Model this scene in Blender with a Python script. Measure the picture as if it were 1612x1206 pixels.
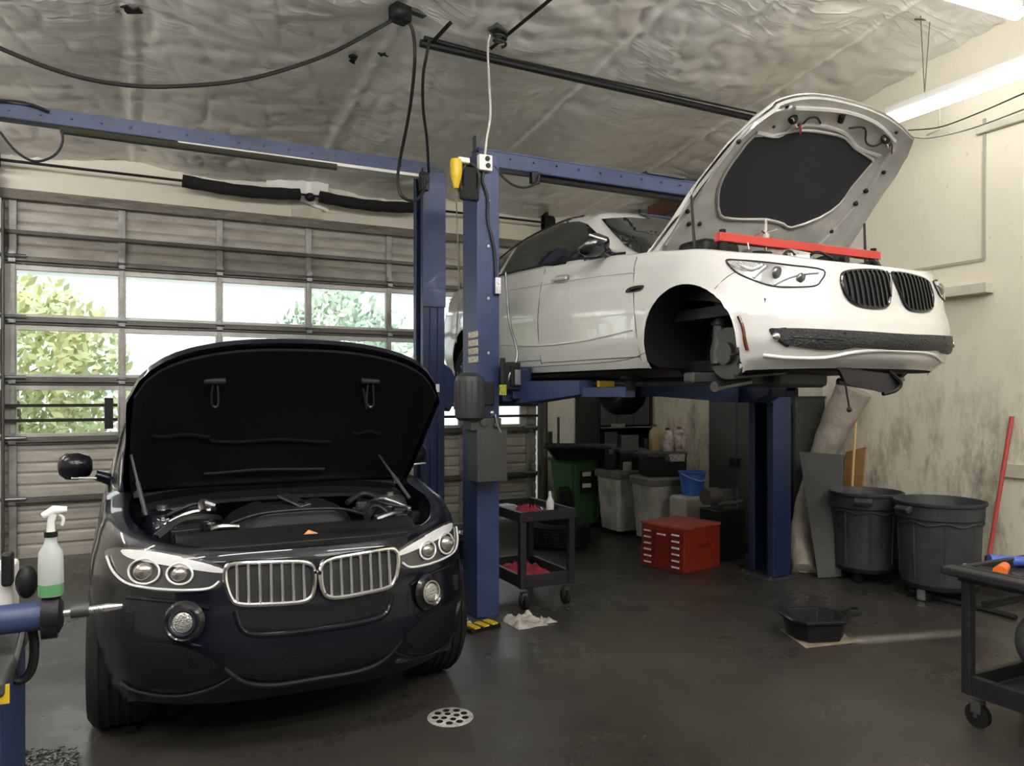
import bpy, bmesh, math, random
import numpy as np
from mathutils import Vector, Matrix, noise
from mathutils.bvhtree import BVHTree
random.seed(7)
for _o in list(bpy.data.objects): bpy.data.objects.remove(_o)
SC = bpy.context.scene
COL = SC.collection
# ---------------------------------------------------------------- camera, sky, exposure
F_PX = 1190.0; YAW = math.radians(26.4); CAMZ = 1.65; CX = 806.0; HZ = 622.0
cam_d = bpy.data.cameras.new('camera'); cam = bpy.data.objects.new('camera', cam_d); COL.objects.link(cam)
cam.location = (0, 0, CAMZ); cam.rotation_euler = (math.radians(90), 0, -YAW)
cam_d.sensor_width = 36; cam_d.lens = 36 * F_PX / 1612; cam_d.shift_y = (HZ - 603) / 1612
cam_d.clip_start = .05; cam_d.clip_end = 200
SC.camera = cam
SC.view_settings.view_transform = 'Standard'; SC.view_settings.look = 'None'
SC.view_settings.gamma = 1; SC.view_settings.exposure = 1.18; SC.view_settings.use_curve_mapping = False
W = bpy.data.worlds.new('sky'); SC.world = W; W.use_nodes = True
_n = W.node_tree.nodes; _l = W.node_tree.links
_bg = _n['Background']; _bg.inputs[1].default_value = 1.7
_tc = _n.new('ShaderNodeTexCoord'); _sp = _n.new('ShaderNodeSeparateXYZ'); _cr = _n.new('ShaderNodeValToRGB')
_l.new(_tc.outputs['Generated'], _sp.inputs[0]); _l.new(_sp.outputs[2], _cr.inputs[0]); _l.new(_cr.outputs[0], _bg.inputs[0])
_cr.color_ramp.elements[0].color = (.92, .93, .93, 1); _cr.color_ramp.elements[1].color = (.80, .88, .98, 1)
TUBE_E = 15.0      # emission of the fluorescent tubes
# ---------------------------------------------------------------- pixel -> place
SN, CS = math.sin(YAW), math.cos(YAW)
CAM = Vector((0, 0, CAMZ))
def ray(px, py):
    t = (px - CX) / F_PX; v = (HZ - py) / F_PX
    return Vector((SN + t * CS, CS - t * SN, v))
def onY(px, py, Y): d = ray(px, py); return CAM + d * (Y / d.y)
def onX(px, py, X): d = ray(px, py); return CAM + d * (X / d.x)
def onZ(px, py, Z): d = ray(px, py); return CAM + d * ((Z - CAMZ) / d.z)
def onD(px, py, zc): return CAM + ray(px, py) * zc
ROOF0, ROOFS, YB, XR = 4.13, .12, 8.94, 6.3
def roofz(Y): return ROOF0 + ROOFS * (YB - Y)
def onR(px, py, drop=0.0):
    d = ray(px, py)
    k = (roofz(0) - drop - CAMZ) / (d.z + ROOFS * d.y)
    return CAM + d * k
# ---------------------------------------------------------------- materials
MATS = {}
def mat(name, col, rough=.5, metal=0, coat=0, spec=.5, bump=0, bscale=40, var=0, vscale=3, vcol=None, emit=None, es=0, trans=0, alpha=1, stretch=None, detail=4):
    if name in MATS: return MATS[name]
    m = bpy.data.materials.new(name); m.use_nodes = True
    nt = m.node_tree; b = nt.nodes['Principled BSDF']
    b.inputs['Base Color'].default_value = (*col, 1); b.inputs['Roughness'].default_value = rough
    b.inputs['Metallic'].default_value = metal; b.inputs['Coat Weight'].default_value = coat
    b.inputs['Coat Roughness'].default_value = .04
    b.inputs['Specular IOR Level'].default_value = spec
    b.inputs['Transmission Weight'].default_value = trans; b.inputs['Alpha'].default_value = alpha
    if emit: b.inputs['Emission Color'].default_value = (*emit, 1); b.inputs['Emission Strength'].default_value = es
    tc = nt.nodes.new('ShaderNodeTexCoord'); mp = nt.nodes.new('ShaderNodeMapping')
    nt.links.new(tc.outputs['Object'], mp.inputs[0])
    if stretch: mp.inputs['Scale'].default_value = stretch
    if bump:
        nz = nt.nodes.new('ShaderNodeTexNoise'); nz.inputs['Scale'].default_value = bscale; nz.inputs['Detail'].default_value = detail
        bp = nt.nodes.new('ShaderNodeBump'); bp.inputs['Strength'].default_value = bump; bp.inputs['Distance'].default_value = .02
        nt.links.new(mp.outputs[0], nz.inputs['Vector']); nt.links.new(nz.outputs[0], bp.inputs['Height']); nt.links.new(bp.outputs[0], b.inputs['Normal'])
    if var:
        nz = nt.nodes.new('ShaderNodeTexNoise'); nz.inputs['Scale'].default_value = vscale; nz.inputs['Detail'].default_value = 6
        nz.inputs['Roughness'].default_value = .6
        rp = nt.nodes.new('ShaderNodeValToRGB'); rp.color_ramp.elements[0].position = .38; rp.color_ramp.elements[1].position = .66
        rp.color_ramp.elements[0].color = (0, 0, 0, 1); rp.color_ramp.elements[1].color = (1, 1, 1, 1)
        mx = nt.nodes.new('ShaderNodeMix'); mx.data_type = 'RGBA'
        v2 = vcol if vcol else tuple(c * (1 - var) for c in col)
        mx.inputs[6].default_value = (*col, 1); mx.inputs[7].default_value = (*v2, 1)
        nt.links.new(mp.outputs[0], nz.inputs['Vector']); nt.links.new(nz.outputs[0], rp.inputs[0])
        nt.links.new(rp.outputs[0], mx.inputs[0]); nt.links.new(mx.outputs[2], b.inputs['Base Color'])
    MATS[name] = m
    return m
M_blk = mat('black plastic', (.010, .010, .011), .45, bump=.1, bscale=300, spec=.3)
M_blkg = mat('black gloss', (.008, .008, .01), .15, coat=.3)
M_rub = mat('rubber', (.010, .010, .010), .75, spec=.25, bump=.2, bscale=80)
M_hose = mat('black hose', (.012, .012, .012), .55)
M_chr = mat('chrome', (.75, .75, .76), .12, metal=1)
M_sat = mat('satin metal', (.55, .55, .56), .35, metal=1, var=.3, vscale=12)
M_steel = mat('dull steel', (.25, .25, .26), .4, metal=.9, var=.4, vscale=8)
M_wpaint = mat('white paint', (.62, .62, .60), .22, coat=1.0)
M_bpaint = mat('black paint', (.004, .004, .009), .35, coat=.6, spec=.1)
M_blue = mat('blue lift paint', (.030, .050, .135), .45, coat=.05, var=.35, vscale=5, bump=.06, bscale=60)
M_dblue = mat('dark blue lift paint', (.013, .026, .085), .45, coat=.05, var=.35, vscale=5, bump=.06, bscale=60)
M_dgrey = mat('dark grey metal', (.055, .055, .056), .45, var=.3, vscale=4)
M_red = mat('red paint', (.50, .035, .03), .38, coat=.3)
M_glassd = mat('dark glass', (.012, .014, .015), .05, coat=.6, spec=.6)
M_white = mat('white plastic', (.78, .78, .76), .4)
M_foam = mat('black foam', (.012, .012, .012), .9, bump=.4, bscale=60)
M_fab = mat('black insulation', (.008, .008, .010), .85, spec=.2, bump=.25, bscale=120)
# ---------------------------------------------------------------- objects
def tag(o, label=None, cat=None, group=None, kind=None):
    if label: o['label'] = label
    if cat: o['category'] = cat
    if group: o['group'] = group
    if kind: o['kind'] = kind
    return o
def thing(name, label, cat, loc=(0, 0, 0), group=None, rotz=0):
    o = bpy.data.objects.new(name, None); COL.objects.link(o); o.empty_display_size = .05
    o.location = loc; o.rotation_euler = (0, 0, rotz)
    return tag(o, label, cat, group)
def copy_tree(o, parent=None, shift=None):
    c = o.copy(); COL.objects.link(c)
    if parent is not None: c.parent = parent
    for ch in list(o.children): copy_tree(ch, c)
    return c
def catmull(pts, n=6, closed=False):
    P = [Vector(p) for p in pts]; out = []; N = len(P)
    rng = range(N) if closed else range(N - 1)
    for i in rng:
        if closed: a, b, c, d = P[i - 1], P[i], P[(i + 1) % N], P[(i + 2) % N]
        else: a, b, c, d = P[max(i - 1, 0)], P[i], P[i + 1], P[min(i + 2, N - 1)]
        for k in range(n):
            t = k / n
            out.append(.5 * ((2 * b) + (c - a) * t + (2 * a - 5 * b + 4 * c - d) * t * t + (3 * b - a - 3 * c + d) * t ** 3))
    if not closed: out.append(P[-1])
    return out
def interp(x, tab):
    if x <= tab[0][0]: return tab[0][1]
    for (a, va), (b, vb) in zip(tab, tab[1:]):
        if x <= b:
            t = (x - a) / (b - a); t = t * t * (3 - 2 * t) * .4 + t * .6
            return va + (vb - va) * t
    return tab[-1][1]
class MB:
    def __init__(s): s.v = []; s.f = []
    def add(s, V, Fc, M=None):
        o = len(s.v)
        s.v += [tuple(M @ Vector(p)) if M else tuple(p) for p in V]
        s.f += [tuple(i + o for i in f) for f in Fc]; return s
    def box(s, x0, x1, y0, y1, z0, z1, M=None):
        V = [(x, y, z) for z in (z0, z1) for y in (y0, y1) for x in (x0, x1)]
        return s.add(V, [(0, 2, 3, 1), (4, 5, 7, 6), (0, 1, 5, 4), (1, 3, 7, 5), (3, 2, 6, 7), (2, 0, 4, 6)], M)
    def cbox(s, c, d, M=None, rz=0, R=None):
        T = Matrix.Translation(Vector(c)) @ Matrix.Rotation(rz, 4, 'Z')
        if R: T = T @ R
        if M: T = M @ T
        return s.box(-d[0] / 2, d[0] / 2, -d[1] / 2, d[1] / 2, -d[2] / 2, d[2] / 2, T)
    def ring(s, P, caps=True, M=None, closed=False):
        n = len(P[0]); V = [p for r in P for p in r]; Fc = []
        m = len(P)
        for i in range(m if closed else m - 1):
            for j in range(n):
                a = i * n + j; b = i * n + (j + 1) % n; c = ((i + 1) % m) * n + (j + 1) % n; d = ((i + 1) % m) * n + j
                Fc.append((a, b, c, d))
        if caps and not closed: Fc.append(tuple(range(n))[::-1]); Fc.append(tuple((m - 1) * n + j for j in range(n)))
        return s.add(V, Fc, M)
    def cyl(s, p0, p1, r0, r1=None, n=20, caps=True):
        p0 = Vector(p0); p1 = Vector(p1); r1 = r0 if r1 is None else r1
        return s.tube([p0, p1], [r0, r1], n, caps)
    def tube(s, pts, r, n=8, caps=True, closed=False, flat=1):
        P = [Vector(p) for p in pts]; N = len(P); R = r if isinstance(r, (list, tuple)) else [r] * N
        T = []
        for i in range(N):
            a = P[(i - 1) % N] if (closed or i > 0) else P[i]; b = P[(i + 1) % N] if (closed or i < N - 1) else P[i]
            d = b - a; T.append(d.normalized() if d.length > 1e-9 else Vector((0, 0, 1)))
        u = T[0].cross(Vector((0, 0, 1)))
        if u.length < .05: u = T[0].cross(Vector((0, 1, 0)))
        u.normalize(); rings = []
        for i in range(N):
            u = u - T[i] * u.dot(T[i]); u.normalize(); w = T[i].cross(u)
            rings.append([P[i] + (u * math.cos(2 * math.pi * k / n) + w * math.sin(2 * math.pi * k / n) * flat) * R[i] for k in range(n)])
        return s.ring(rings, caps, closed=closed)
    def lathe(s, prof, n=32, M=None, caps=False):
        rings = [[(r * math.cos(2 * math.pi * k / n), r * math.sin(2 * math.pi * k / n), z) for k in range(n)] for r, z in prof]
        return s.ring(rings, caps, M)
    def prism(s, poly, h0, h1, M=None, ax='Z'):
        n = len(poly)
        f = {'Z': lambda a, b, h: (a, b, h), 'Y': lambda a, b, h: (a, h, b), 'X': lambda a, b, h: (h, a, b)}[ax]
        V = [f(a, b, h0) for a, b in poly] + [f(a, b, h1) for a, b in poly]
        Fc = [tuple(range(n))[::-1], tuple(range(n, 2 * n))] + [(i, (i + 1) % n, n + (i + 1) % n, n + i) for i in range(n)]
        return s.add(V, Fc, M)
    def grid(s, P, M=None, wrap=False):
        r = len(P); c = len(P[0]); Fc = []
        for i in range(r - 1):
            for j in range(c if wrap else c - 1):
                Fc.append((i * c + j, i * c + (j + 1) % c, (i + 1) * c + (j + 1) % c, (i + 1) * c + j))
        return s.add([p for q in P for p in q], Fc, M)
    def sheet(s, P, Q):
        """closed slab between two grids of points"""
        r = len(P); c = len(P[0]); o = r * c; Fc = []
        for i in range(r - 1):
            for j in range(c - 1):
                q = (i * c + j, i * c + j + 1, (i + 1) * c + j + 1, (i + 1) * c + j)
                Fc.append(q); Fc.append(tuple(o + k for k in q[::-1]))
        bd = [(0, j) for j in range(c)] + [(i, c - 1) for i in range(1, r)] + [(r - 1, j) for j in range(c - 2, -1, -1)] + [(i, 0) for i in range(r - 2, 0, -1)]
        for (a, b), (d, e) in zip(bd, bd[1:] + bd[:1]):
            Fc.append((a * c + b, o + a * c + b, o + d * c + e, d * c + e))
        return s.add([p for q in P for p in q] + [p for q in Q for p in q], Fc)
    def ball(s, c, r, n=16, m=10, M=None):
        r = r if isinstance(r, (tuple, list)) else (r, r, r)
        rings = [[(c[0] + r[0] * math.sin(math.pi * i / m) * math.cos(2 * math.pi * k / n), c[1] + r[1] * math.sin(math.pi * i / m) * math.sin(2 * math.pi * k / n), c[2] + r[2] * math.cos(math.pi * i / m)) for k in range(n)] for i in range(m + 1)]
        return s.ring(rings, False, M)
    def build(s, name, m, parent=None, bevel=0, ang=35, label=None, sub=0, fixn=True):
        me = bpy.data.meshes.new(name); me.from_pydata(s.v, [], s.f)
        if fixn:
            bm = bmesh.new(); bm.from_mesh(me)
            bmesh.ops.remove_doubles(bm, verts=bm.verts, dist=1e-5)
            bmesh.ops.recalc_face_normals(bm, faces=bm.faces); bm.to_mesh(me); bm.free()
        me.shade_smooth()
        try: me.set_sharp_from_angle(angle=math.radians(ang))
        except Exception: pass
        me.materials.append(m)
        o = bpy.data.objects.new(name, me); COL.objects.link(o)
        if parent is not None:
            o.parent = parent
            if parent.parent is None and parent.type == 'EMPTY':
                o.matrix_parent_inverse = (Matrix.Translation(parent.location) @ parent.rotation_euler.to_matrix().to_4x4()).inverted()
        if bevel:
            b = o.modifiers.new('bevel', 'BEVEL'); b.width = bevel; b.segments = 2; b.limit_method = 'ANGLE'; b.angle_limit = math.radians(40)
            b.harden_normals = True
        if sub:
            b = o.modifiers.new('sub', 'SUBSURF'); b.levels = sub; b.render_levels = sub
        if label: o['label'] = label
        return o
def struct(mb, name, m, **k): o = mb.build(name, m, **k); o['kind'] = 'structure'; return o
def text_mesh(txt, size, M, name, m, parent, depth=.002):
    """flat lettering as mesh"""
    cu = bpy.data.curves.new(name, 'FONT'); cu.body = txt; cu.size = size; cu.extrude = depth / 2; cu.align_x = 'CENTER'; cu.align_y = 'CENTER'
    o = bpy.data.objects.new(name, cu)
    COL.objects.link(o); dg = bpy.context.evaluated_depsgraph_get(); me = bpy.data.meshes.new_from_object(o.evaluated_get(dg))
    bpy.data.objects.remove(o)
    V = [tuple(v.co) for v in me.vertices]; Fc = [tuple(p.vertices) for p in me.polygons]
    return MB().add(V, Fc, M).build(name, m, parent, fixn=False)
# ================================================================ ROOM
M_floor = None
def floor_mat():
    m = bpy.data.materials.new('worn concrete'); m.use_nodes = True; nt = m.node_tree; b = nt.nodes['Principled BSDF']
    N = nt.nodes.new; L = nt.links.new
    tc = N('ShaderNodeTexCoord')
    def nz(sc, det, rough=.6, vec=None):
        n = N('ShaderNodeTexNoise'); n.inputs['Scale'].default_value = sc; n.inputs['Detail'].default_value = det; n.inputs['Roughness'].default_value = rough
        L(vec if vec else tc.outputs['Object'], n.inputs['Vector']); return n
    def ramp(src, p0, p1, c0, c1):
        r = N('ShaderNodeValToRGB'); r.color_ramp.elements[0].position = p0; r.color_ramp.elements[1].position = p1
        r.color_ramp.elements[0].color = (*c0, 1); r.color_ramp.elements[1].color = (*c1, 1); L(src, r.inputs[0]); return r
    def mixc(f, a, b_):
        x = N('ShaderNodeMix'); x.data_type = 'RGBA'; L(f, x.inputs[0])
        for s, i in ((a, 6), (b_, 7)):
            if isinstance(s, tuple): x.inputs[i].default_value = (*s, 1)
            else: L(s, x.inputs[i])
        return x.outputs[2]
    n1 = nz(.55, 5); n2 = nz(3.5, 8, .7); n3 = nz(40, 4)
    c = ramp(n1.outputs[0], .35, .68, (.030, .027, .024), (.066, .060, .053)).outputs[0]
    d = ramp(n2.outputs[0], .50, .72, (0, 0, 0), (1, 1, 1)).outputs[0]
    mm = N('ShaderNodeMath'); mm.operation = 'MULTIPLY'; mm.inputs[1].default_value = .45; L(d, mm.inputs[0])
    c = mixc(mm.outputs[0], c, (.018, .017, .016))
    g = ramp(n3.outputs[0], .60, .74, (0, 0, 0), (1, 1, 1)).outputs[0]
    m3 = N('ShaderNodeMath'); m3.operation = 'MULTIPLY'; m3.inputs[1].default_value = .25; L(g, m3.inputs[0])
    c = mixc(m3.outputs[0], c, (.10, .095, .085))
    # pale powder streak lying on the floor right of the drain pan
    sx = N('ShaderNodeSeparateXYZ'); L(tc.outputs['Object'], sx.inputs[0])
    a = onZ(1335, 1010, 0); e = onZ(1560, 992, 0); dr = (e - a); ln = dr.length; dr.normalize()
    def lin(ax, ay, c0):
        q = N('ShaderNodeMath'); q.operation = 'MULTIPLY'; q.inputs[1].default_value = ax; L(sx.outputs[0], q.inputs[0])
        w = N('ShaderNodeMath'); w.operation = 'MULTIPLY_ADD'; w.inputs[1].default_value = ay; L(sx.outputs[1], w.inputs[0]); L(q.outputs[0], w.inputs[2])
        z = N('ShaderNodeMath'); z.operation = 'ADD'; z.inputs[1].default_value = c0; L(w.outputs[0], z.inputs[0]); return z
    al = lin(dr.x / ln, dr.y / ln, -(a.x * dr.x + a.y * dr.y) / ln)
    ac = lin(-dr.y / .09, dr.x / .09, (a.x * dr.y - a.y * dr.x) / .09)
    ab = N('ShaderNodeMath'); ab.operation = 'ABSOLUTE'; L(ac.outputs[0], ab.inputs[0])
    mr = N('ShaderNodeMapRange'); mr.inputs[1].default_value = 1.0; mr.inputs[2].default_value = 0.0; L(ab.outputs[0], mr.inputs[0])
    r2 = ramp(al.outputs[0], 0, 1, (0, 0, 0), (0, 0, 0)); er = r2.color_ramp
    er.elements.new(.06).color = (1, 1, 1, 1); er.elements.new(.6).color = (.6, .6, .6, 1)
    p = N('ShaderNodeMath'); p.operation = 'MULTIPLY'; L(mr.outputs[0], p.inputs[0]); L(r2.outputs[0], p.inputs[1])
    p2 = N('ShaderNodeMath'); p2.operation = 'MULTIPLY'; L(p.outputs[0], p2.inputs[0]); L(nz(9, 5).outputs[0], p2.inputs[1])
    p3 = N('ShaderNodeMath'); p3.operation = 'MULTIPLY'; p3.inputs[1].default_value = 1.3; p3.use_clamp = True; L(p2.outputs[0], p3.inputs[0])
    c = mixc(p3.outputs[0], c, (.42, .38, .33))
    L(c, b.inputs['Base Color'])
    rr = ramp(nz(1.3, 6, .65).outputs[0], .35, .7, (.22,) * 3, (.50,) * 3); L(rr.outputs[0], b.inputs['Roughness'])
    bp = N('ShaderNodeBump'); bp.inputs['Strength'].default_value = .25; bp.inputs['Distance'].default_value = .01; L(nz(14, 8, .7).outputs[0], bp.inputs['Height']); L(bp.outputs[0], b.inputs['Normal'])
    return m
def wall_mat(name, col, stain, zmax, amount=1.0, ymin=None):
    m = bpy.data.materials.new(name); m.use_nodes = True; nt = m.node_tree; b = nt.nodes['Principled BSDF']; N = nt.nodes.new; L = nt.links.new
    tc = N('ShaderNodeTexCoord'); mp = N('ShaderNodeMapping'); mp.inputs['Scale'].default_value = (1, 1.2, .45); L(tc.outputs['Object'], mp.inputs[0])
    n = N('ShaderNodeTexNoise'); n.inputs['Scale'].default_value = 5; n.inputs['Detail'].default_value = 9; n.inputs['Roughness'].default_value = .72; L(mp.outputs[0], n.inputs['Vector'])
    r = N('ShaderNodeValToRGB'); r.color_ramp.elements[0].position = .47; r.color_ramp.elements[1].position = .72; L(n.outputs[0], r.inputs[0])
    sx = N('ShaderNodeSeparateXYZ'); L(tc.outputs['Object'], sx.inputs[0])
    # grime band with its own shape: strongest near 1.1 m, fading above
    zr = N('ShaderNodeValToRGB'); mz = N('ShaderNodeMath'); mz.operation = 'DIVIDE'; mz.inputs[1].default_value = zmax; L(sx.outputs[2], mz.inputs[0]); L(mz.outputs[0], zr.inputs[0])
    zr.color_ramp.elements[0].color = (.75,) * 3 + (1,); zr.color_ramp.elements[1].color = (.06,) * 3 + (1,)
    e = zr.color_ramp.elements.new(.5); e.color = (1, 1, 1, 1)
    mu = N('ShaderNodeMath'); mu.operation = 'MULTIPLY'; L(r.outputs[0], mu.inputs[0]); L(zr.outputs[0], mu.inputs[1])
    m2 = N('ShaderNodeMath'); m2.operation = 'MULTIPLY'; m2.inputs[1].default_value = amount; L(mu.outputs[0], m2.inputs[0]); m2.use_clamp = True
    # small scuffs everywhere
    n2 = N('ShaderNodeTexNoise'); n2.inputs['Scale'].default_value = 22; n2.inputs['Detail'].default_value = 3; L(tc.outputs['Object'], n2.inputs['Vector'])
    r2 = N('ShaderNodeValToRGB'); r2.color_ramp.elements[0].position = .70; r2.color_ramp.elements[1].position = .78; L(n2.outputs[0], r2.inputs[0])
    m4 = N('ShaderNodeMath'); m4.operation = 'MULTIPLY_ADD'; m4.inputs[1].default_value = .35; m4.use_clamp = True; L(r2.outputs[0], m4.inputs[0]); L(m2.outputs[0], m4.inputs[2])
    mx = N('ShaderNodeMix'); mx.data_type = 'RGBA'; mx.inputs[6].default_value = (*col, 1); mx.inputs[7].default_value = (*stain, 1); L(m4.outputs[0], mx.inputs[0]); L(mx.outputs[2], b.inputs['Base Color'])
    b.inputs['Roughness'].default_value = .6
    return m
def foil_mat():
    m = bpy.data.materials.new('vinyl faced insulation'); m.use_nodes = True; nt = m.node_tree; b = nt.nodes['Principled BSDF']; N = nt.nodes.new; L = nt.links.new
    tc = N('ShaderNodeTexCoord'); mp = N('ShaderNodeMapping'); mp.inputs['Scale'].default_value = (.55, 2.6, 1); mp.inputs['Rotation'].default_value = (0, 0, .22); L(tc.outputs['Object'], mp.inputs[0])
    n = N('ShaderNodeTexNoise'); n.inputs['Scale'].default_value = 1.9; n.inputs['Detail'].default_value = 2.5; n.inputs['Roughness'].default_value = .5; n.inputs['Distortion'].default_value = 1.6; L(mp.outputs[0], n.inputs['Vector'])
    a1 = N('ShaderNodeMath'); a1.operation = 'SUBTRACT'; a1.inputs[1].default_value = .5; L(n.outputs[0], a1.inputs[0])
    a2 = N('ShaderNodeMath'); a2.operation = 'ABSOLUTE'; L(a1.outputs[0], a2.inputs[0])
    a3 = N('ShaderNodeMath'); a3.operation = 'MULTIPLY_ADD'; a3.inputs[1].default_value = -9; a3.inputs[2].default_value = 1; a3.use_clamp = True; L(a2.outputs[0], a3.inputs[0])
    a4 = N('ShaderNodeMath'); a4.operation = 'POWER'; a4.inputs[1].default_value = 2.2; L(a3.outputs[0], a4.inputs[0])
    n5 = N('ShaderNodeTexNoise'); n5.inputs['Scale'].default_value = 1.1; n5.inputs['Detail'].default_value = 3; L(tc.outputs['Object'], n5.inputs['Vector'])
    r5 = N('ShaderNodeValToRGB'); r5.color_ramp.elements[0].position = .46; r5.color_ramp.elements[1].position = .66; L(n5.outputs[0], r5.inputs[0])
    a5 = N('ShaderNodeMath'); a5.operation = 'MULTIPLY'; L(a4.outputs[0], a5.inputs[0]); L(r5.outputs[0], a5.inputs[1])
    n6 = N('ShaderNodeTexNoise'); n6.inputs['Scale'].default_value = 9; n6.inputs['Detail'].default_value = 5; n6.inputs['Distortion'].default_value = .8; L(mp.outputs[0], n6.inputs['Vector'])
    a6 = N('ShaderNodeMath'); a6.operation = 'MULTIPLY_ADD'; a6.inputs[1].default_value = .35; L(n6.outputs[0], a6.inputs[0]); L(a5.outputs[0], a6.inputs[2])
    bp = N('ShaderNodeBump'); bp.inputs['Strength'].default_value = .33; bp.inputs['Distance'].default_value = .03; L(a6.outputs[0], bp.inputs['Height']); L(bp.outputs[0], b.inputs['Normal'])
    n2 = N('ShaderNodeTexNoise'); n2.inputs['Scale'].default_value = .8; n2.inputs['Detail'].default_value = 5; L(tc.outputs['Object'], n2.inputs['Vector'])
    r = N('ShaderNodeValToRGB'); r.color_ramp.elements[0].position = .35; r.color_ramp.elements[1].position = .7; r.color_ramp.elements[0].color = (.74, .72, .68, 1); r.color_ramp.elements[1].color = (.88, .86, .82, 1)
    L(n2.outputs[0], r.inputs[0])
    sx = N('ShaderNodeSeparateXYZ'); L(tc.outputs['Object'], sx.inputs[0])
    wob = N('ShaderNodeMath'); wob.operation = 'MULTIPLY_ADD'; wob.inputs[1].default_value = .10; L(n2.outputs[0], wob.inputs[0]); L(sx.outputs[0], wob.inputs[2])
    ad = N('ShaderNodeMath'); ad.operation = 'ADD'; ad.inputs[1].default_value = 7.31 + .915; L(wob.outputs[0], ad.inputs[0])
    dv = N('ShaderNodeMath'); dv.operation = 'DIVIDE'; dv.inputs[1].default_value = 1.83; L(ad.outputs[0], dv.inputs[0])
    fr = N('ShaderNodeMath'); fr.operation = 'FRACT'; L(dv.outputs[0], fr.inputs[0])
    sb = N('ShaderNodeMath'); sb.operation = 'SUBTRACT'; sb.inputs[1].default_value = .5; L(fr.outputs[0], sb.inputs[0])
    ab = N('ShaderNodeMath'); ab.operation = 'ABSOLUTE'; L(sb.outputs[0], ab.inputs[0])
    tr = N('ShaderNodeValToRGB'); tr.color_ramp.elements[0].position = .010; tr.color_ramp.elements[0].color = (1, 1, 1, 1); tr.color_ramp.elements[1].position = .022; tr.color_ramp.elements[1].color = (0, 0, 0, 1); L(ab.outputs[0], tr.inputs[0])  # whiter seam tape, also paints in the brightness of lit ridges
    mx = N('ShaderNodeMix'); mx.data_type = 'RGBA'; mx.inputs[7].default_value = (.97, .96, .93, 1); L(tr.outputs[0], mx.inputs[0]); L(r.outputs[0], mx.inputs[6]); L(mx.outputs[2], b.inputs['Base Color'])
    b.inputs['Roughness'].default_value = .32; b.inputs['Metallic'].default_value = .12; b.inputs['Specular IOR Level'].default_value = .6
    return m
XL, YF = -7.0, -4.5
struct(MB().box(XL - .2, XR + .2, YF - .2, YB + .2, -.2, 0), 'floor', floor_mat())
M_cream = wall_mat('cream wall', (.78, .745, .61), (.10, .085, .06), 2.1, .95)
M_header = wall_mat('cream header wall', (.76, .73, .63), (.25, .2, .15), 2.0, .3)
struct(MB().box(XR, XR + .15, YF, YB + .2, 0, 5.9), 'wall_right', M_cream)
DX0, DX1, DZ = -1.22, 4.86, 3.66
wb = MB().box(XL, DX0, YB, YB + .2, 0, 4.6).box(DX1, XR, YB, YB + .2, 0, 4.6).box(DX0, DX1, YB, YB + .2, DZ, 4.6)
struct(wb, 'wall_back', M_header)
struct(MB().box(XL - .15, XL, YF, YB + .2, 0, 5.9), 'wall_left', M_header)
struct(MB().box(XL, XR, YF - .15, YF, 0, 6), 'wall_front', mat('far dim wall', (.22, .21, .19), .6))
# insulation blanket: sagging between the purlins, wrinkled along them
def ceil_z(x, y):
    ph = (x + 7.36) / 1.83; fr = ph - math.floor(ph)
    wob = noise.noise(Vector((x * .5, y * .45, 3)))
    s = -.13 * (math.sin(math.pi * fr) ** .7) * (1 + .5 * wob)
    w = noise.noise(Vector((x * 1.3 + .5 * y, y * 3.2 + wob * 2, 1)))
    w2 = 1 - abs(noise.noise(Vector((x * 1.8 + 1.7 * wob, y * 4.5 + x * .8, 9)))) * 2
    w3 = 1 - abs(noise.noise(Vector((x * 3.5, y * 2.0 - x * 1.2, 19)))) * 2
    s += .018 * w + .022 * max(0, w2) ** 6 + .016 * max(0, w3) ** 7 - .045 * math.exp(-(min(fr, 1 - fr) * 1.83 / .05) ** 2)
    return roofz(y) + s + .03
nx, ny = 480, 280; P = []
for j in range(ny + 1):
    y = YF + (YB + .05 - YF) * j / ny; P.append([(XL + (XR + .02 - XL) * i / nx, y, ceil_z(XL + (XR + .02 - XL) * i / nx, y)) for i in range(nx + 1)])
struct(MB().grid(P), 'ceiling', foil_mat(), ang=180)
struct(MB().add([(XL - .2, YF - .2, roofz(YF) + .3), (XR + .2, YF - .2, roofz(YF) + .3), (XR + .2, YB + .3, roofz(YB) + .3), (XL - .2, YB + .3, roofz(YB) + .3),
    (XL - .2, YF - .2, roofz(YF) + .4), (XR + .2, YF - .2, roofz(YF) + .4), (XR + .2, YB + .3, roofz(YB) + .4), (XL - .2, YB + .3, roofz(YB) + .4)],
    [(0, 1, 2, 3), (7, 6, 5, 4), (0, 4, 5, 1), (1, 5, 6, 2), (2, 6, 7, 3), (3, 7, 4, 0)]), 'ceiling_deck', M_dgrey)
# header wood trim over the door, wall panel seams
M_trim = mat('weathered trim', (.22, .20, .17), .7, var=.5, vscale=6, stretch=(1, 1, 5))
struct(MB().box(DX0 - .05, DX1 + .05, YB - .03, YB, 3.60, 3.70), 'trim_1', M_trim, bevel=.004)
struct(MB().box(DX1 + .0, DX1 + .09, YB - .05, YB, 0, 3.7), 'trim_2', mat('dark door jamb', (.03, .022, .018), .6), bevel=.004)
struct(MB().box(DX0 - .14, DX0 - .02, YB - .05, YB, 0, 4.05), 'trim_3', mat('dark door jamb', (.03, .022, .018), .6), bevel=.004)
M_creamp = mat('cream trim', (.66, .63, .53), .5, var=.25, vscale=5)
a = onX(1548, 408, XR - .02); b_ = onX(1380, 420, XR - .02); t_ = onX(1552, 185, XR - .02)
seam = MB().box(XR - .012, XR, a.y - .012, a.y + .012, a.z, t_.z)
seam.box(XR - .012, XR, a.y, b_.y + .8, a.z - .012, a.z + .012)
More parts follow.
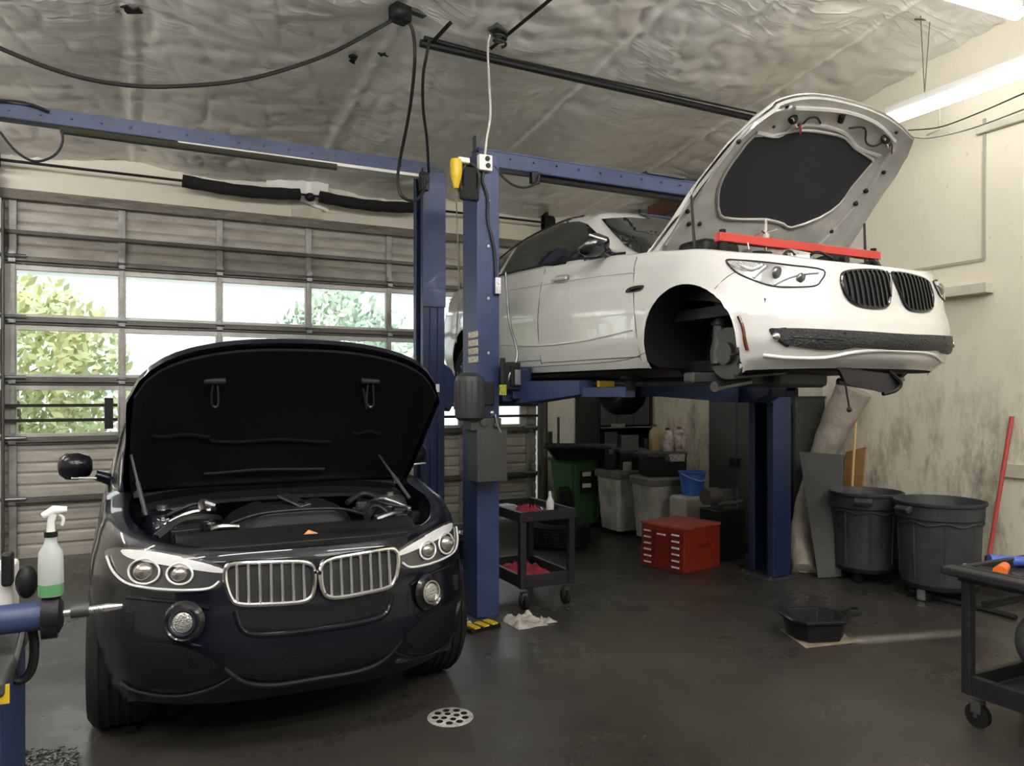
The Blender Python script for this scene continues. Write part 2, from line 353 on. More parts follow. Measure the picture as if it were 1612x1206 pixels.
struct(seam, 'trim_4', mat('seam strip', (.42, .40, .33), .6))
p0 = onX(1612, 178, XR - .05); p1 = onX(1534, 206, XR - .05)
struct(MB().box(XR - .04, XR, 1.5, p1.y, p1.z - .03, p1.z + .03), 'trim_5', M_creamp, bevel=.006)
q0 = onX(1557, 450, XR - .06); q1 = onX(1455, 468, XR - .06)
struct(MB().box(XR - .10, XR, q0.y, 6.0, q0.z - .055, q0.z + .03), 'trim_6', M_creamp, bevel=.005)
# low ledge with socket box on the right wall
l0 = onX(1576, 735, XR - .02)
struct(MB().box(XR - .03, XR, 2.0, l0.y, l0.z - .08, l0.z + .03), 'trim_7', M_creamp, bevel=.004)
struct(MB().box(XR - .02, XR, YF, YB, 0, .12), 'baseboard_right', mat('dirty base', (.07, .06, .05), .7, var=.6), bevel=.004)

# ---------------------------------------------------------------- sectional garage door
M_door = mat('door steel', (.46, .44, .385), .5, var=.35, vcol=(.32, .30, .26), vscale=3, stretch=(1, 1, 4))
M_stile = mat('door stile', (.38, .37, .34), .45, metal=.3, var=.4, vscale=6)
M_strut = mat('door strut', (.13, .125, .115), .5, metal=.4, var=.3)
def glass_mat():
    m = bpy.data.materials.new('window glass'); m.use_nodes = True; nt = m.node_tree; N = nt.nodes.new; L = nt.links.new
    nt.nodes.remove(nt.nodes['Principled BSDF']); out = nt.nodes['Material Output']
    t = N('ShaderNodeBsdfTransparent'); t.inputs[0].default_value = (.93, .96, .94, 1); g = N('ShaderNodeBsdfGlossy'); g.inputs['Roughness'].default_value = .02
    f = N('ShaderNodeFresnel'); f.inputs[0].default_value = 1.45; mx = N('ShaderNodeMixShader'); L(f.outputs[0], mx.inputs[0]); L(t.outputs[0], mx.inputs[1]); L(g.outputs[0], mx.inputs[2]); L(mx.outputs[0], out.inputs[0])
    return m
M_glass = glass_mat()
door = tag(bpy.data.objects.new('door_1', None), kind='structure'); COL.objects.link(door)
XM = [-1.11, -.14, .825, 1.80, 2.77, 3.74, 4.71]; H = .605; yd = YB + .06
for k in range(6):
    z0 = k * H; z1 = z0 + H; win = k in (2, 3, 4)
    fr = MB()
    if not win:
        rows = []
        nr = 25
        for i in range(nr):
            z = z0 + .006 + (H - .012) * i / (nr - 1); gv = 0
            for g in (.2, .4, .6, .8):
                if abs((z - z0) / H - g) < .022: gv = .018
            rows.append([(XM[0] - .1, yd + gv, z), (XM[-1] + .12, yd + gv, z)])
        fr.grid(rows)
        fr.box(XM[0] - .1, XM[-1] + .12, yd + .03, yd + .05, z0 + .004, z1 - .004)
        fr.build('door_panel', M_door, door, ang=20)
    else:
        fr.box(XM[0] - .1, XM[-1] + .12, yd - .01, yd + .04, z0 + .004, z0 + .05).box(XM[0] - .1, XM[-1] + .12, yd - .01, yd + .04, z1 - .115, z1 - .004)
        for i, x in enumerate(XM):
            w = .12 if i in (0, 6) else .038
            fr.box(x - w, x + .03 if i == 0 else x + w * (1 if i < 6 else 1), yd - .01, yd + .04, z0 + .05, z1 - .115)
        fr.build('window_frame', mat('window frame', (.50, .49, .45), .45, metal=.3, var=.3), door, bevel=.004)
        for i in range(6):
            MB().box(XM[i] + .03, XM[i + 1] - .035, yd + .012, yd + .018, z0 + .05, z1 - .115).build('window_pane', M_glass, door)
    st = MB()
    for i, x in enumerate(XM):
        st.box(x - .034, x + .034, yd - .035, yd - .001, z0 + .015, z1 - .015) if not win else st.box(x - .022, x + .022, yd - .03, yd - .011, z0 + .015, z1 - .015)
    st.build('door_stile', M_stile, door, bevel=.004)
for k in range(1, 6):
    z = k * H
    MB().box(XM[0] - .06, XM[-1] + .1, yd - .075, yd - .035, z - .035, z + .0).box(XM[0] - .06, XM[-1] + .1, yd - .04, yd - .03, z - .06, z + .02).build('door_strut', M_strut, door, bevel=.003)
    for x in XM:
        hx = MB().box(x - .03, x + .03, yd - .082, yd - .07, z - .05, z + .06).cyl((x - .045, yd - .085, z), (x + .045, yd - .085, z), .012, n=8)
        if x in (XM[0], XM[-1]): hx.cyl((x - .12, yd - .085, z + .01), (x + .12, yd - .085, z + .01), .02, n=10).cbox((x - .12 if x < 0 else x + .12, yd - .09, z + .03), (.03, .04, .14))
        hx.build('door_hinge', M_steel, door)
MB().box(XM[0] - .1, XM[-1] + .1, yd - .06, yd - .02, 3.26, 3.30).build('door_strut', M_strut, door, bevel=.003)
for z in (1.545, 1.395): MB().box(XM[0] - .06, -.18, yd - .10, yd - .075, z - .016, z + .016).build('security_bar', M_blk, door)
for z in (1.52, 1.375): MB().box(2.5, XM[-1] + .1, yd - .10, yd - .075, z - .016, z + .016).build('security_bar', M_blk, door)
MB().box(-.30, -.22, yd - .12, yd - .06, 1.3, 1.62).build('bar_bracket', M_blk, door)
for x in (XM[0] - .13, XM[-1] + .16):
    s = 1 if x < 0 else -1
    MB().box(x - .015, x + .03, YB - .10, YB - .01, .02, 3.8).cyl((x + .06 * s, YB - .06, .02), (x + .06 * s, YB - .06, 3.55), .016, n=8).build('door_track', M_strut, door, bevel=.003)
# outside: ground, hedge, pale wall
struct(MB().box(-25, 30, YB + .2, 40, -.25, -.05), 'ground', mat('asphalt', (.12, .12, .12), .9))
M_leaf = mat('pale foliage', (.42, .50, .24), .7, var=.8, vcol=(.60, .55, .26), vscale=1.5)
M_leaf2 = mat('blue green foliage', (.36, .48, .38), .7, var=.8, vcol=(.50, .55, .38), vscale=1.2)
def tree(x, y, z, rx, rz, m, label, n=2600, seed=0):
    rnd = random.Random(seed); t = thing('tree', label, 'tree', (x, y, 0))
    b = MB()
    for i in range(n):
        th = rnd.uniform(0, 6.283); ph = math.acos(rnd.uniform(-1, 1)); r = rnd.uniform(.55, 1.05)
        c = Vector((x + rx * r * math.sin(ph) * math.cos(th), y + rx * r * math.sin(ph) * math.sin(th), z + rz * r * math.cos(ph)))
        if c.z < .05: continue
        u = Vector((rnd.gauss(0, 1), rnd.gauss(0, 1), rnd.gauss(0, 1))).normalized(); w = u.orthogonal().normalized(); s = rnd.uniform(.05, .12)
        b.add([c - u * s, c + w * s * .5, c + u * s, c - w * s * .5], [(0, 1, 2, 3)])
    b.build('crown', m, t, fixn=False); MB().tube([(x, y, -.04), (x + .05, y, z * .5), (x, y, z)], [.12, .09, .05], 8).build('trunk', mat('bark', (.1, .08, .06), .9), t)
tree(-1.6, 13.0, 1.9, 1.5, 1.5, M_leaf, 'yellow-green shrub behind the leftmost door window column', 3600, 1)
tree(1.55, 16.0, 1.2, 1.35, 1.15, M_leaf, 'low yellowish shrub behind the second window column of the door', 3000, 2)
tree(3.2, 13.0, 2.0, 1.3, 1.5, M_leaf2, 'bluish green shrub behind the third window column of the door', 3000, 3)
M_outw = mat('pale siding', (.86, .87, .88), .6, bump=.2, bscale=3, stretch=(.3, 1, 4))
ob = thing('building', 'pale building seen blown-out through the door windows', 'building', (5, 19, 0))
rows = []
for i in range(60): rows.append([(-6, 19 + .03 * (i % 2), -.05 + i * .075), (16, 19 + .03 * (i % 2), -.05 + i * .075)])
MB().grid(rows).box(-6, 16, 19.05, 19.6, -.05, 4.4).build('siding', M_outw, ob)
MB().box(-6.3, 16.3, 18.8, 20, 4.35, 4.5).build('roof_edge', M_dgrey, ob)
MB().box(-6, -2, 19.2, 24, -.05, 4.3).build('side_wall', M_outw, ob)
# ================================================================ LAMPS
M_tube = mat('lit diffuser', (.9, .9, .9), .4, emit=(1, .975, .93), es=TUBE_E * .26)
M_fill = mat('fill light diffuser', (.9, .9, .9), .4, emit=(1, .975, .93), es=TUBE_E * 1.95)  # only for the added unseen strips, stronger than the visible ones
def strip_light(p0, p1, label, chains=True, group=None):
    p0, p1 = Vector(p0), Vector(p1); d = p1 - p0; L_ = d.length; a = math.atan2(d.y, d.x); c = (p0 + p1) / 2
    t = thing('strip_light', label, 'ceiling light', c, group)
    M = Matrix.Translation(c) @ Matrix.Rotation(a, 4, 'Z')
    MB().box(-L_ / 2, L_ / 2, -.03, .03, .03, .09, M).build('light_housing', M_white, t, bevel=.004)
    b = MB(); prof = [(.052 * math.cos(q), -.02 + .045 * math.sin(q)) for q in [math.pi * 2 * k / 16 for k in range(16)]]
    b.prism(prof, -L_ / 2 + .01, L_ / 2 - .01, M @ Matrix.Rotation(0, 4, 'Z'), ax='X'); b.build('diffuser', M_fill if group else M_tube, t)
    for s in (-.36, .36):
        q = M @ Vector((s * L_, 0, .09))
        h = roofz(q.y) - .02
        for e in (-.05, .07): MB().tube([q, (q.x + e, q.y, h)], .0035, 5).build('hanging_wire', M_strut, t)
        MB().tube([(q.x - .09, q.y + .02, h - .03), (q.x + .12, q.y, h - .0)], .008, 5).build('hook_bar', M_strut, t)
    return t
f0 = onX(1396, 187, 5.7)
strip_light((5.7, f0.y, f0.z), (5.7, f0.y - 2.45, f0.z), 'long lit strip light hanging beside the right wall above the white hood')
g0 = onZ(1604, 17, 4.33); g1 = onZ(1526, -7, 4.33); gd = (g1 - g0).normalized()
strip_light(g0, g0 + gd * 2.4, 'lit strip light cut by the top right edge of the picture')
WHERE = ['over the camera', 'right of the camera', 'left of the camera', 'beyond the left bay', 'in the far left corner', 'behind the camera in the middle', 'behind the camera to the right', 'behind the camera to the left', 'on the rear wall side in the middle', 'on the rear wall side to the right']
for i, (x, y, ang) in enumerate([(.0, 1.3, 0), (3.2, .2, 0), (-3.0, 1.6, 0), (-3.6, 4.6, 0), (-3.6, 7.2, 0), (.2, -1.6, 0), (3.2, -1.6, 0), (-3.2, -1.6, 0), (.2, -3.4, 0), (3.6, -3.4, 0)]):
    z = roofz(y) - .55
    strip_light((x - 1.2, y, z), (x + 1.2, y, z), 'added fill strip light outside the picture, hanging ' + WHERE[i], group='added fill strip lights over the near bays')  # unseen strips added to light the room

# ================================================================ LIFTS
def c_post(x, y, h, m, open_dir, t, d=.27, w=.18):
    """C-channel column: web towards -open_dir"""
    s = open_dir; k = .012
    xw = x - s * w / 2
    pts = [(xw, -d / 2), (xw + s * w, -d / 2), (xw + s * w, -d / 2 + .07), (xw + s * (w - k), -d / 2 + .07), (xw + s * (w - k), -d / 2 + k), (xw + s * k, -d / 2 + k),
           (xw + s * k, d / 2 - k), (xw + s * (w - k), d / 2 - k), (xw + s * (w - k), d / 2 - .07), (xw + s * w, d / 2 - .07), (xw + s * w, d / 2), (xw, d / 2)]
    return MB().prism([(a, y + b) for a, b in pts], .02, h)
M_white2 = mat('off white sheet', (.66, .66, .62), .45)
M_yel = mat('yellow plastic', (.62, .42, .02), .4)
M_lab = mat('cream label', (.62, .58, .42), .5, var=.5, vcol=(.2, .18, .12), vscale=60)
# --- right hand lift
PA = (2.31, 5.18); PB = (5.20, 5.16); HA = 3.42
lift = thing('car_lift', 'blue two-post lift with overhead beam raising the white car', 'car lift', (PA[0], PA[1], 0))
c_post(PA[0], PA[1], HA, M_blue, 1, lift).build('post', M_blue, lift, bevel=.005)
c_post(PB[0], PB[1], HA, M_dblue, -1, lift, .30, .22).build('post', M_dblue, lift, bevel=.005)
for P_, dz in ((PA, 0), (PB, 0)):
    bp = MB().box(P_[0] - .20, P_[0] + .20, P_[1] - .20, P_[1] + .20, 0, .014)
    for sx in (-.16, .16):
        for sy in (-.17, .17): bp.cyl((P_[0] + sx, P_[1] + sy, .01), (P_[0] + sx, P_[1] + sy, .04), .016, n=6)
    bp.build('base_plate', M_dgrey, lift, bevel=.003)
bm_ = MB().box(PA[0] - .06, PB[0] + .06, PA[1] - .10, PA[1] - .085, HA - .08, HA + .05).box(PA[0] - .06, PB[0] + .06, PA[1] - .10, PA[1] + .03, HA + .035, HA + .05).box(PA[0] - .06, PB[0] + .06, PA[1] + .015, PA[1] + .03, HA - .08, HA + .05).box(PA[0] - .06, PB[0] + .06, PA[1] - .10, PA[1] + .03, HA - .08, HA - .065)
for i in range(14): bm_.cyl((PA[0] + .2 + i * .2, PA[1] - .10, HA), (PA[0] + .2 + i * .2, PA[1] - .112, HA), .010, n=6)
bm_.build('overhead_beam', M_blue, lift, bevel=.004)
MB().box(3.75, 4.15, PA[1] - .12, PA[1] - .0, HA + .05, HA + .075).build('beam_bracket', M_dgrey, lift, bevel=.003)
s0 = onY(848, 278, PA[1] - .08)
MB().tube([(s0.x, PA[1] - .04, s0.z), (PB[0] - .5, PA[1] - .04, s0.z)], .028, 10).build('shutoff_bar', M_foam, lift)
MB().cbox((s0.x - .02, PA[1] - .06, s0.z + .04), (.03, .05, .12)).cbox((s0.x - .04, PA[1] - .09, s0.z - .02), (.07, .05, .09)).build('limit_switch', M_blk, lift, bevel=.006)
# sliding sleeve (upper column shell) on post A seen as lighter upper part, bolts
for py in (316, 388, 470, 556): q = onY(768, py, PA[1] - .135); MB().cyl((q.x, q.y, q.z), (q.x, q.y - .012, q.z), .012, n=8).build('bolt', M_chr, lift)
# extension stub above post A
q = onY(753, 215, PA[1]); MB().box(q.x - .035, q.x + .035, PA[1] - .04, PA[1] + .03, HA - .1, q.z).build('mast_extension', M_dgrey, lift, bevel=.004)
# carriage, arms and pads
zc_ = 1.70
car = MB().box(PA[0] + .10, PA[0] + .34, PA[1] - .17, PA[1] + .17, 1.60, 1.86).box(PA[0] + .16, PA[0] + .30, PA[1] - .22, PA[1] - .17, 1.62, 1.84)
car.build('carriage', M_dblue, lift, bevel=.008)
dk = MB(); q = onY(803, 592, PA[1] - .24)
dk.cbox((q.x, q.y, q.z), (.16, .03, .20)).cbox((q.x + .02, q.y - .02, q.z), (.05, .03, .15)); dk.cyl((q.x - .06, q.y, q.z - .11), (q.x - .06, q.y, q.z + .13), .02, n=10)
dk.build('arm_lock', M_blk, lift, bevel=.006)
MB().cbox((q.x + .045, q.y - .035, q.z - .01), (.045, .012, .11)).build('lock_plate', M_sat, lift, bevel=.003)
def arm(p0, p1, p2, nm='lift_arm'):
    p0, p1, p2 = map(Vector, (p0, p1, p2)); b = MB()
    def seg(a, c, w0, w1, h0, h1, zt):
        d = (c - a); d.z = 0; d.normalize(); n = Vector((-d.y, d.x, 0)); R = []
        for p, w, h in ((a, w0, h0), (c, w1, h1)):
            R.append([Vector((p.x, p.y, 0)) + n * w + Vector((0, 0, zt - h)), Vector((p.x, p.y, 0)) - n * w + Vector((0, 0, zt - h)), Vector((p.x, p.y, 0)) - n * w + Vector((0, 0, zt)), Vector((p.x, p.y, 0)) + n * w + Vector((0, 0, zt))])
        b.ring(R)
    seg(p0, p1, .10, .065, .17, .10, p0.z + .05)
    seg(p0 + (p1 - p0) * .8, p2, .045, .045, .065, .065, p0.z - .0)
    o = b.build(nm, M_blue, lift, bevel=.005)
    pd = MB().cyl((p2.x, p2.y, p0.z - .02), (p2.x, p2.y, p0.z + .05), .035, n=12).cyl((p2.x, p2.y, p0.z + .05), (p2.x, p2.y, p0.z + .075), .065, n=20)
    pd.build('lift_pad', M_rub, lift, bevel=.004)
arm((PA[0] + .30, PA[1] - .12, 1.70), (2.72, 4.35, 1.70), (2.82, 3.98, 1.70))
arm((PA[0] + .30, PA[1] + .12, 1.70), (2.9, 5.75, 1.70), (2.92, 6.2, 1.70))
arm((PB[0] - .26, PB[1] - .12, 1.70), (4.5, 4.4, 1.70), (4.25, 4.0, 1.70))
arm((PB[0] - .26, PB[1] + .12, 1.70), (4.3, 5.9, 1.70), (4.15, 6.2, 1.70))
MB().box(PB[0] - .30, PB[0] - .10, PB[1] - .17, PB[1] + .17, 1.58, 1.84).build('carriage', M_dblue, lift, bevel=.008)
q = onY(985, 597, 4.2); MB().box(2.78, 2.90, 4.28, 4.31, 1.705, 1.745).build('arm_sticker', M_yel, lift)
# power unit on the front-left of post A
YU = PA[1] - .22
def ux(px, py, y=YU): return onY(px, py, y)
c0 = ux(735, 640)
pu = MB().lathe([(.0, .0), (.075, .0), (.10, .02), (.105, .05), (.105, .27), (.095, .31), (.06, .335), (0, .34)], 28, Matrix.Translation((c0.x, YU - .05, 1.47)))
for k in range(14):
    a = math.pi * 2 * k / 14; pu.cbox((c0.x + .106 * math.cos(a), YU - .05 + .106 * math.sin(a), 1.65), (.012, .006, .2), rz=a)
pu.build('pump_motor', mat('motor grey', (.03, .03, .032), .5), lift)
c1 = ux(760, 620); MB().cbox((c1.x - .02, YU - .05, c1.z + .0), (.13, .12, .17)).cbox((c1.x - .06, YU - .08, c1.z - .04), (.05, .06, .05)).build('switch_box', M_blk, lift, bevel=.012)
c2 = ux(765, 665); MB().cbox((c2.x - .04, YU - .03, c2.z - .01), (.24, .13, .09)).cyl((c2.x - .06, YU - .11, c2.z), (c2.x - .06, YU - .03, c2.z), .03, n=12).cyl((c2.x + .03, YU - .12, c2.z - .02), (c2.x + .03, YU - .03, c2.z - .02), .016, n=10).build('pump_block', M_dgrey, lift, bevel=.008)
MB().ball((c2.x - .0, YU - .10, c2.z + .07), .022, 10, 8).tube([(c2.x + .02, YU - .11, c2.z + .06), (c2.x + .035, YU - .12, c2.z - .02), (c2.x + .06, YU - .12, c2.z - .07)], .007, 6).build('release_lever', M_sat, lift)
e0 = ux(741, 676); e1 = ux(787, 754)
MB().box(e0.x, e1.x, YU - .12, YU + .06, e1.z, e0.z).box(e0.x + .02, e1.x - .02, YU - .125, YU - .12, e1.z + .02, e0.z - .02).build('oil_tank', M_dgrey, lift, bevel=.010)
q = ux(782, 614); MB().cbox((q.x, YU - .10, q.z), (.055, .01, .075)).build('warning_tag', mat('yellow tag', (.45, .45, .03), .5, var=.9, vscale=90, vcol=(.02, .02, .02)), lift)
for i, py in enumerate((527, 540, 553, 566)):
    q = onX(744, py, PA[0] - .095); MB().box(PA[0] - .096, PA[0] - .0905, q.y - .09, q.y + .08, q.z - .022, q.z + .022).build('decal', M_lab, lift)
# conduit and cables down post A
MB().tube(catmull([(2.43, 5.0, 2.55), (2.45, 4.98, 2.2), (2.50, 4.95, 1.95), (2.43, 4.93, 1.80), (2.40, 4.95, 1.68)], 6), .010, 8).build('hydraulic_hose', M_steel, lift)
q = onY(783, 450, PA[1] - .16); MB().cbox((q.x, q.y, q.z), (.045, .03, .12)).cbox((q.x, q.y - .018, q.z + .02), (.02, .01, .02)).cbox((q.x, q.y - .018, q.z - .03), (.02, .01, .02)).build('switch_plate', M_sat, lift, bevel=.003)
def pxt(pts, Y): return [onY(a, b, Y) for a, b in pts]
MB().tube(catmull(pxt([(762, 268), (760, 285), (768, 312), (768, 345), (774, 372), (779, 400), (781, 440)], PA[1] - .15), 5), .011, 8).build('control_cable', M_hose, lift)
MB().tube(catmull(pxt([(778, 262), (795, 282), (812, 293), (828, 295), (845, 288), (849, 275)], PA[1] - .13), 5), .009, 8).build('switch_cable', M_hose, lift)
# outlet box and yellow hand cord
ob = thing('outlet_box', 'white electrical outlet box on top of the blue post left of the white car', 'outlet box', onY(763, 256, PA[1] - .16))
q = onY(763, 257, PA[1] - .16)
MB().cbox(q, (.105, .05, .115)).build('box_body', M_white, ob, bevel=.006)
for dx, dz in ((.01, .028), (.015, -.022)): MB().cyl((q.x + dx, q.y - .026, q.z + dz), (q.x + dx, q.y - .034, q.z + dz), .018, n=14).build('socket', M_blk, ob)
q = onY(718, 270, PA[1] - .2)
ye = thing('work_lamp', 'yellow trouble lamp hanging on the top of the blue post', 'work lamp', q)
b = MB().lathe([(0, -.12), (.018, -.12), (.028, -.08), (.042, -.02), (.045, .05), (.038, .085), (0, .09)], 18, Matrix.Translation(q)); b.build('lamp_guard', M_yel, ye)
MB().cbox((q.x + .055, q.y, q.z + .085), (.09, .05, .04)).build('lamp_hook', M_white, ye, bevel=.01)
MB().tube(catmull(pxt([(718, 290), (719, 330), (721, 400), (722, 460), (718, 540)], PA[1] - .2), 4), .005, 6).build('lamp_cord', mat('olive cord', (.12, .11, .05), .6), ye)
q = onY(738, 285, PA[1] - .16)
rl = thing('cord_reel', 'black bundled cord reel strapped to the blue post below the outlet box', 'cord reel', q)
MB().tube(catmull([(q.x + .075 * math.cos(a), q.y + .02 * math.sin(a * 2.3), q.z - .0 + .12 * math.sin(a)) for a in [k * .5 for k in range(60)]], 3), .014, 7).build('cord_coil', M_hose, rl)
MB().cbox((q.x + .0, q.y + .0, q.z + .0), (.11, .06, .20)).cbox((q.x + .0, q.y - .01, q.z - .10), (.15, .05, .09)).build('reel_body', M_foam, rl, bevel=.02)
# --- left hand lift (its right post stands behind the black car)
PC = (2.33, 6.36); PD = (-1.09, 6.36); HC = 3.66
lf = thing('car_lift', 'dark blue two-post lift whose right post stands right behind the black car', 'car lift', (PC[0], PC[1], 0))
def post2(P_, s):
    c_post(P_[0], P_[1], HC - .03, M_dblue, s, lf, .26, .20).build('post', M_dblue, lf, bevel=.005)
    MB().box(P_[0] - .105, P_[0] + .105, P_[1] - .145, P_[1] - .132, 2.42, HC - .06).build('post_sleeve', M_blue, lf, bevel=.004)
    MB().box(P_[0] + .03, P_[0] + .045, P_[1] - .15, P_[1] - .13, .02, 2.42).box(P_[0] - .04, P_[0] - .025, P_[1] - .15, P_[1] - .13, .02, 2.42).build('post_rib', M_dblue, lf, bevel=.003)
    MB().box(P_[0] - .24, P_[0] + .24, P_[1] - .22, P_[1] + .22, 0, .02).build('base_plate', M_dgrey, lf, bevel=.003)
post2(PC, -1); post2(PD, 1)
q = onY(689, 611, PC[1] - .15); MB().cbox(q, (.03, .01, .07)).build('lock_label', M_white, lf)
b0 = onY(712, 590, PC[1]); MB().prism([(PC[0] + .1, 1.55), (PC[0] + .1, 1.93), (PC[0] + .17, 1.88), (PC[0] + .22, 1.78), (PC[0] + .22, 1.62), (PC[0] + .15, 1.5)], PC[1] - .12, PC[1] + .1, ax='Y').build('lock_cover', M_dblue, lf, bevel=.01)
bm_ = MB().box(PD[0] - .8, PC[0] + .0, PC[1] - .09, PC[1] - .075, 3.58, 3.69).box(PD[0] - .8, PC[0], PC[1] - .09, PC[1] + .02, 3.675, 3.69).box(PD[0] - .8, PC[0], PC[1] - .105, PC[1] + .01, 3.575, 3.585)
for i in range(18): bm_.cyl((PD[0] + .1 + i * .19, PC[1] - .09, 3.635), (PD[0] + .1 + i * .19, PC[1] - .1, 3.635), .011, n=6)
bm_.build('overhead_beam', M_blue, lf, bevel=.003)
q0 = onY(280, 205, PC[1] - .1); MB().box(q0.x, PC[0] - .06, PC[1] - .115, PC[1] - .05, 3.548, 3.574).build('beam_flange', M_white2, lf, bevel=.002)
q0 = onY(95, 204, PC[1] - .13); q1 = onY(530, 260, PC[1] - .13)
MB().tube([(q0.x, q0.y, 3.53), (q1.x, q0.y, 3.53)], .026, 10).build('shutoff_bar', mat('olive foam', (.035, .035, .022), .9), lf)
MB().cbox((PC[0] - .10, PC[1] - .15, 3.50), (.07, .08, .16)).cyl((PC[0] - .10, PC[1] - .2, 3.52), (PC[0] - .10, PC[1] - .1, 3.52), .04, n=14).build('pulley_bracket', M_blk, lf, bevel=.006)
MB().tube(catmull(pxt([(0, 208), (25, 238), (55, 254), (85, 245), (98, 225), (97, 205)], PC[1] - .14), 5), .009, 7).build('switch_cable', M_hose, lf)
MB().tube(catmull(pxt([(-30, 160), (0, 158), (35, 161), (60, 168), (78, 176)], PC[1] - .12), 5), .009, 7).build('beam_cable', M_hose, lf)

# ================================================================ CEILING LINES
q = onR(630, 22, .08)
hb = thing('hose_reel_bracket', 'dark junction bracket on the ceiling where the black hoses meet', 'bracket', q)
MB().cbox(q, (.14, .12, .12), rz=.3).ball((q.x - .03, q.y - .05, q.z - .02), .06, 12, 8).build('bracket_body', M_blk, hb, bevel=.015)
MB().cbox((q.x + .13, q.y + .02, q.z + .05), (.16, .06, .03), rz=.2).build('bracket_arm', M_dgrey, hb, bevel=.004)
def hose(pts, r, name, label, cat, m=M_hose, Y=None, n=8):
    P = [onY(*p[:2], p[2] if len(p) > 2 else Y) for p in pts]
    o = MB().tube(catmull(P, 8), r, n).build(name, m); tag(o, label, cat); return o
Yr = q.y
hose([(-60, 48), (0, 76), (80, 108), (150, 127), (225, 136), (295, 135), (370, 128), (440, 112), (520, 84), (585, 50), (617, 32)], .014, 'air_hose', 'thick black hose sagging across the upper left ceiling', 'hose', Y=Yr)
hose([(640, 30, Yr), (650, 50, Yr), (653, 90, Yr), (648, 150, Yr + .2), (640, 200, Yr + .4), (630, 250, Yr + .6), (626, 285, Yr + .68), (632, 308, Yr + .68), (648, 316, Yr + .68), (660, 311, Yr + .68), (668, 296, Yr + .70), (668, 280, Yr + .72)], .014, 'hydraulic_hose', 'black hose hanging in a loop to the left post top, left of the pair', 'hose')
hose([(676, 62, Yr), (672, 85, Yr), (666, 120, Yr + .1), (666, 170, Yr + .3), (672, 220, Yr + .5), (675, 272, Yr + .72)], .012, 'hydraulic_hose', 'straighter black hose dropping to the top of the left post', 'hose')
hose([(771, 55, 5.3), (768, 80, 5.3), (770, 130, 5.2), (772, 180, 5.1), (766, 220, 5.03), (763, 250, PA[1] - .16)], .009, 'extension_cord', 'white cord dropping from the ceiling to the outlet box', 'cord', m=mat('white cord', (.55, .52, .48), .5))
def rod_r(pa, pb, r, name, label, cat, drop=.17, m=M_dgrey, sq=False):
    a = onR(*pa, drop); b = onR(*pb, drop); bb = MB()
    bb.tube([a, b], r, 4 if sq else 10); o = bb.build(name, m); tag(o, label, cat); return o
rod_r((662, 68), (1200, 190), .030, 'pipe', 'thick dark pipe running under the ceiling towards the white hood', 'pipe', m=M_blk)
rod_r((668, 60), (790, 92), .018, 'pipe', 'short thin dark rod beside the thick ceiling pipe', 'pipe', .15, m=M_blk)
rod_r((780, 88), (1190, 178), .009, 'conduit', 'thin wire running above the thick ceiling pipe', 'wire', .13, m=M_blk)
rod_r((880, -12), (773, 76), .018, 'strut_channel', 'dark channel going up to the top edge over the white cord', 'channel', .15, m=M_blk, sq=True)
rod_r((709, 36), (672, 76), .02, 'strut_channel', 'short dark channel between the hose bracket and the ceiling pipe', 'channel', .15, m=M_blk, sq=True)
q = onR(785, 46, .1); cb = thing('clamp', 'dark clamp with coiled cord under the ceiling channel', 'clamp', q)
MB().cbox(q, (.16, .10, .06), rz=.5).build('clamp_plate', M_dgrey, cb, bevel=.008)
MB().tube(catmull([(q.x + .05 * math.cos(k * .9), q.y + .04 * math.sin(k * .9) - .02, q.z - .04 - .006 * k) for k in range(16)], 3), .010, 6).build('cord_coil', M_hose, cb)
hose([(1190, 182, 5.9), (1120, 168, 5.9), (1100, 162, 5.9)], .006, 'wire', 'thin wire end near the tip of the ceiling pipe', 'wire')
MB_ = None
# garage door shaft and padded springs
sh = thing('torsion_shaft', 'dark torsion shaft with padded springs over the garage door', 'door shaft', (0, YB - .2, 3.93))
ys = YB - .18
z_s = 3.93
MB().cyl((DX0 - .05, ys, z_s), (DX1 + .05, ys, z_s), .014, n=10).build('shaft', M_blk, sh)
for a, c in (((287, 0), (472, 0)), ((503, 0), (652, 0))):
    xa = onY(a[0], 0, ys).x; xc = onY(c[0], 0, ys).x
    MB().tube([(xa + (xc - xa) * k / 12, ys, z_s - .035 * math.sin(math.pi * k / 12)) for k in range(13)], [.066 + .004 * math.sin(k * 2.1) for k in range(13)], 16).build('padded_spring', M_foam, sh)
xm = onY(488, 0, ys).x
MB().ball((xm, ys, z_s - .02), (.06, .05, .05), 12, 8).build('center_bearing', M_blk, sh)
MB().box(xm - .17, xm + .18, YB - .02, YB, z_s - .22, z_s + .10).build('anchor_plate', M_creamp, sh)
MB().cbox((DX0 - .06, ys, 3.95), (.07, .1, .22)).cyl((DX0 + .03, ys, z_s), (DX0 - .08, ys, z_s), .085, n=20).build('cable_drum', M_blk, sh, bevel=.004)
MB().cyl((DX1 - .03, ys, z_s), (DX1 + .08, ys, z_s), .10, n=20).cbox((DX1, ys + .05, 3.95), (.06, .1, .3)).build('cable_drum', M_blk, sh, bevel=.004)
q = onY(455, 290, YB - .05)
fl = MB(); 
P = [[(q.x - .25 + .07 * i, YB - .04 - .03 * abs(math.sin(i * 1.7 + j)), q.z + .10 - .035 * j - (.004 * i * j)) for i in range(11)] for j in range(6)]
tag(fl.grid(P).build('insulation_flap', foil_mat()), 'torn piece of insulation foil hanging over the door springs', 'insulation')
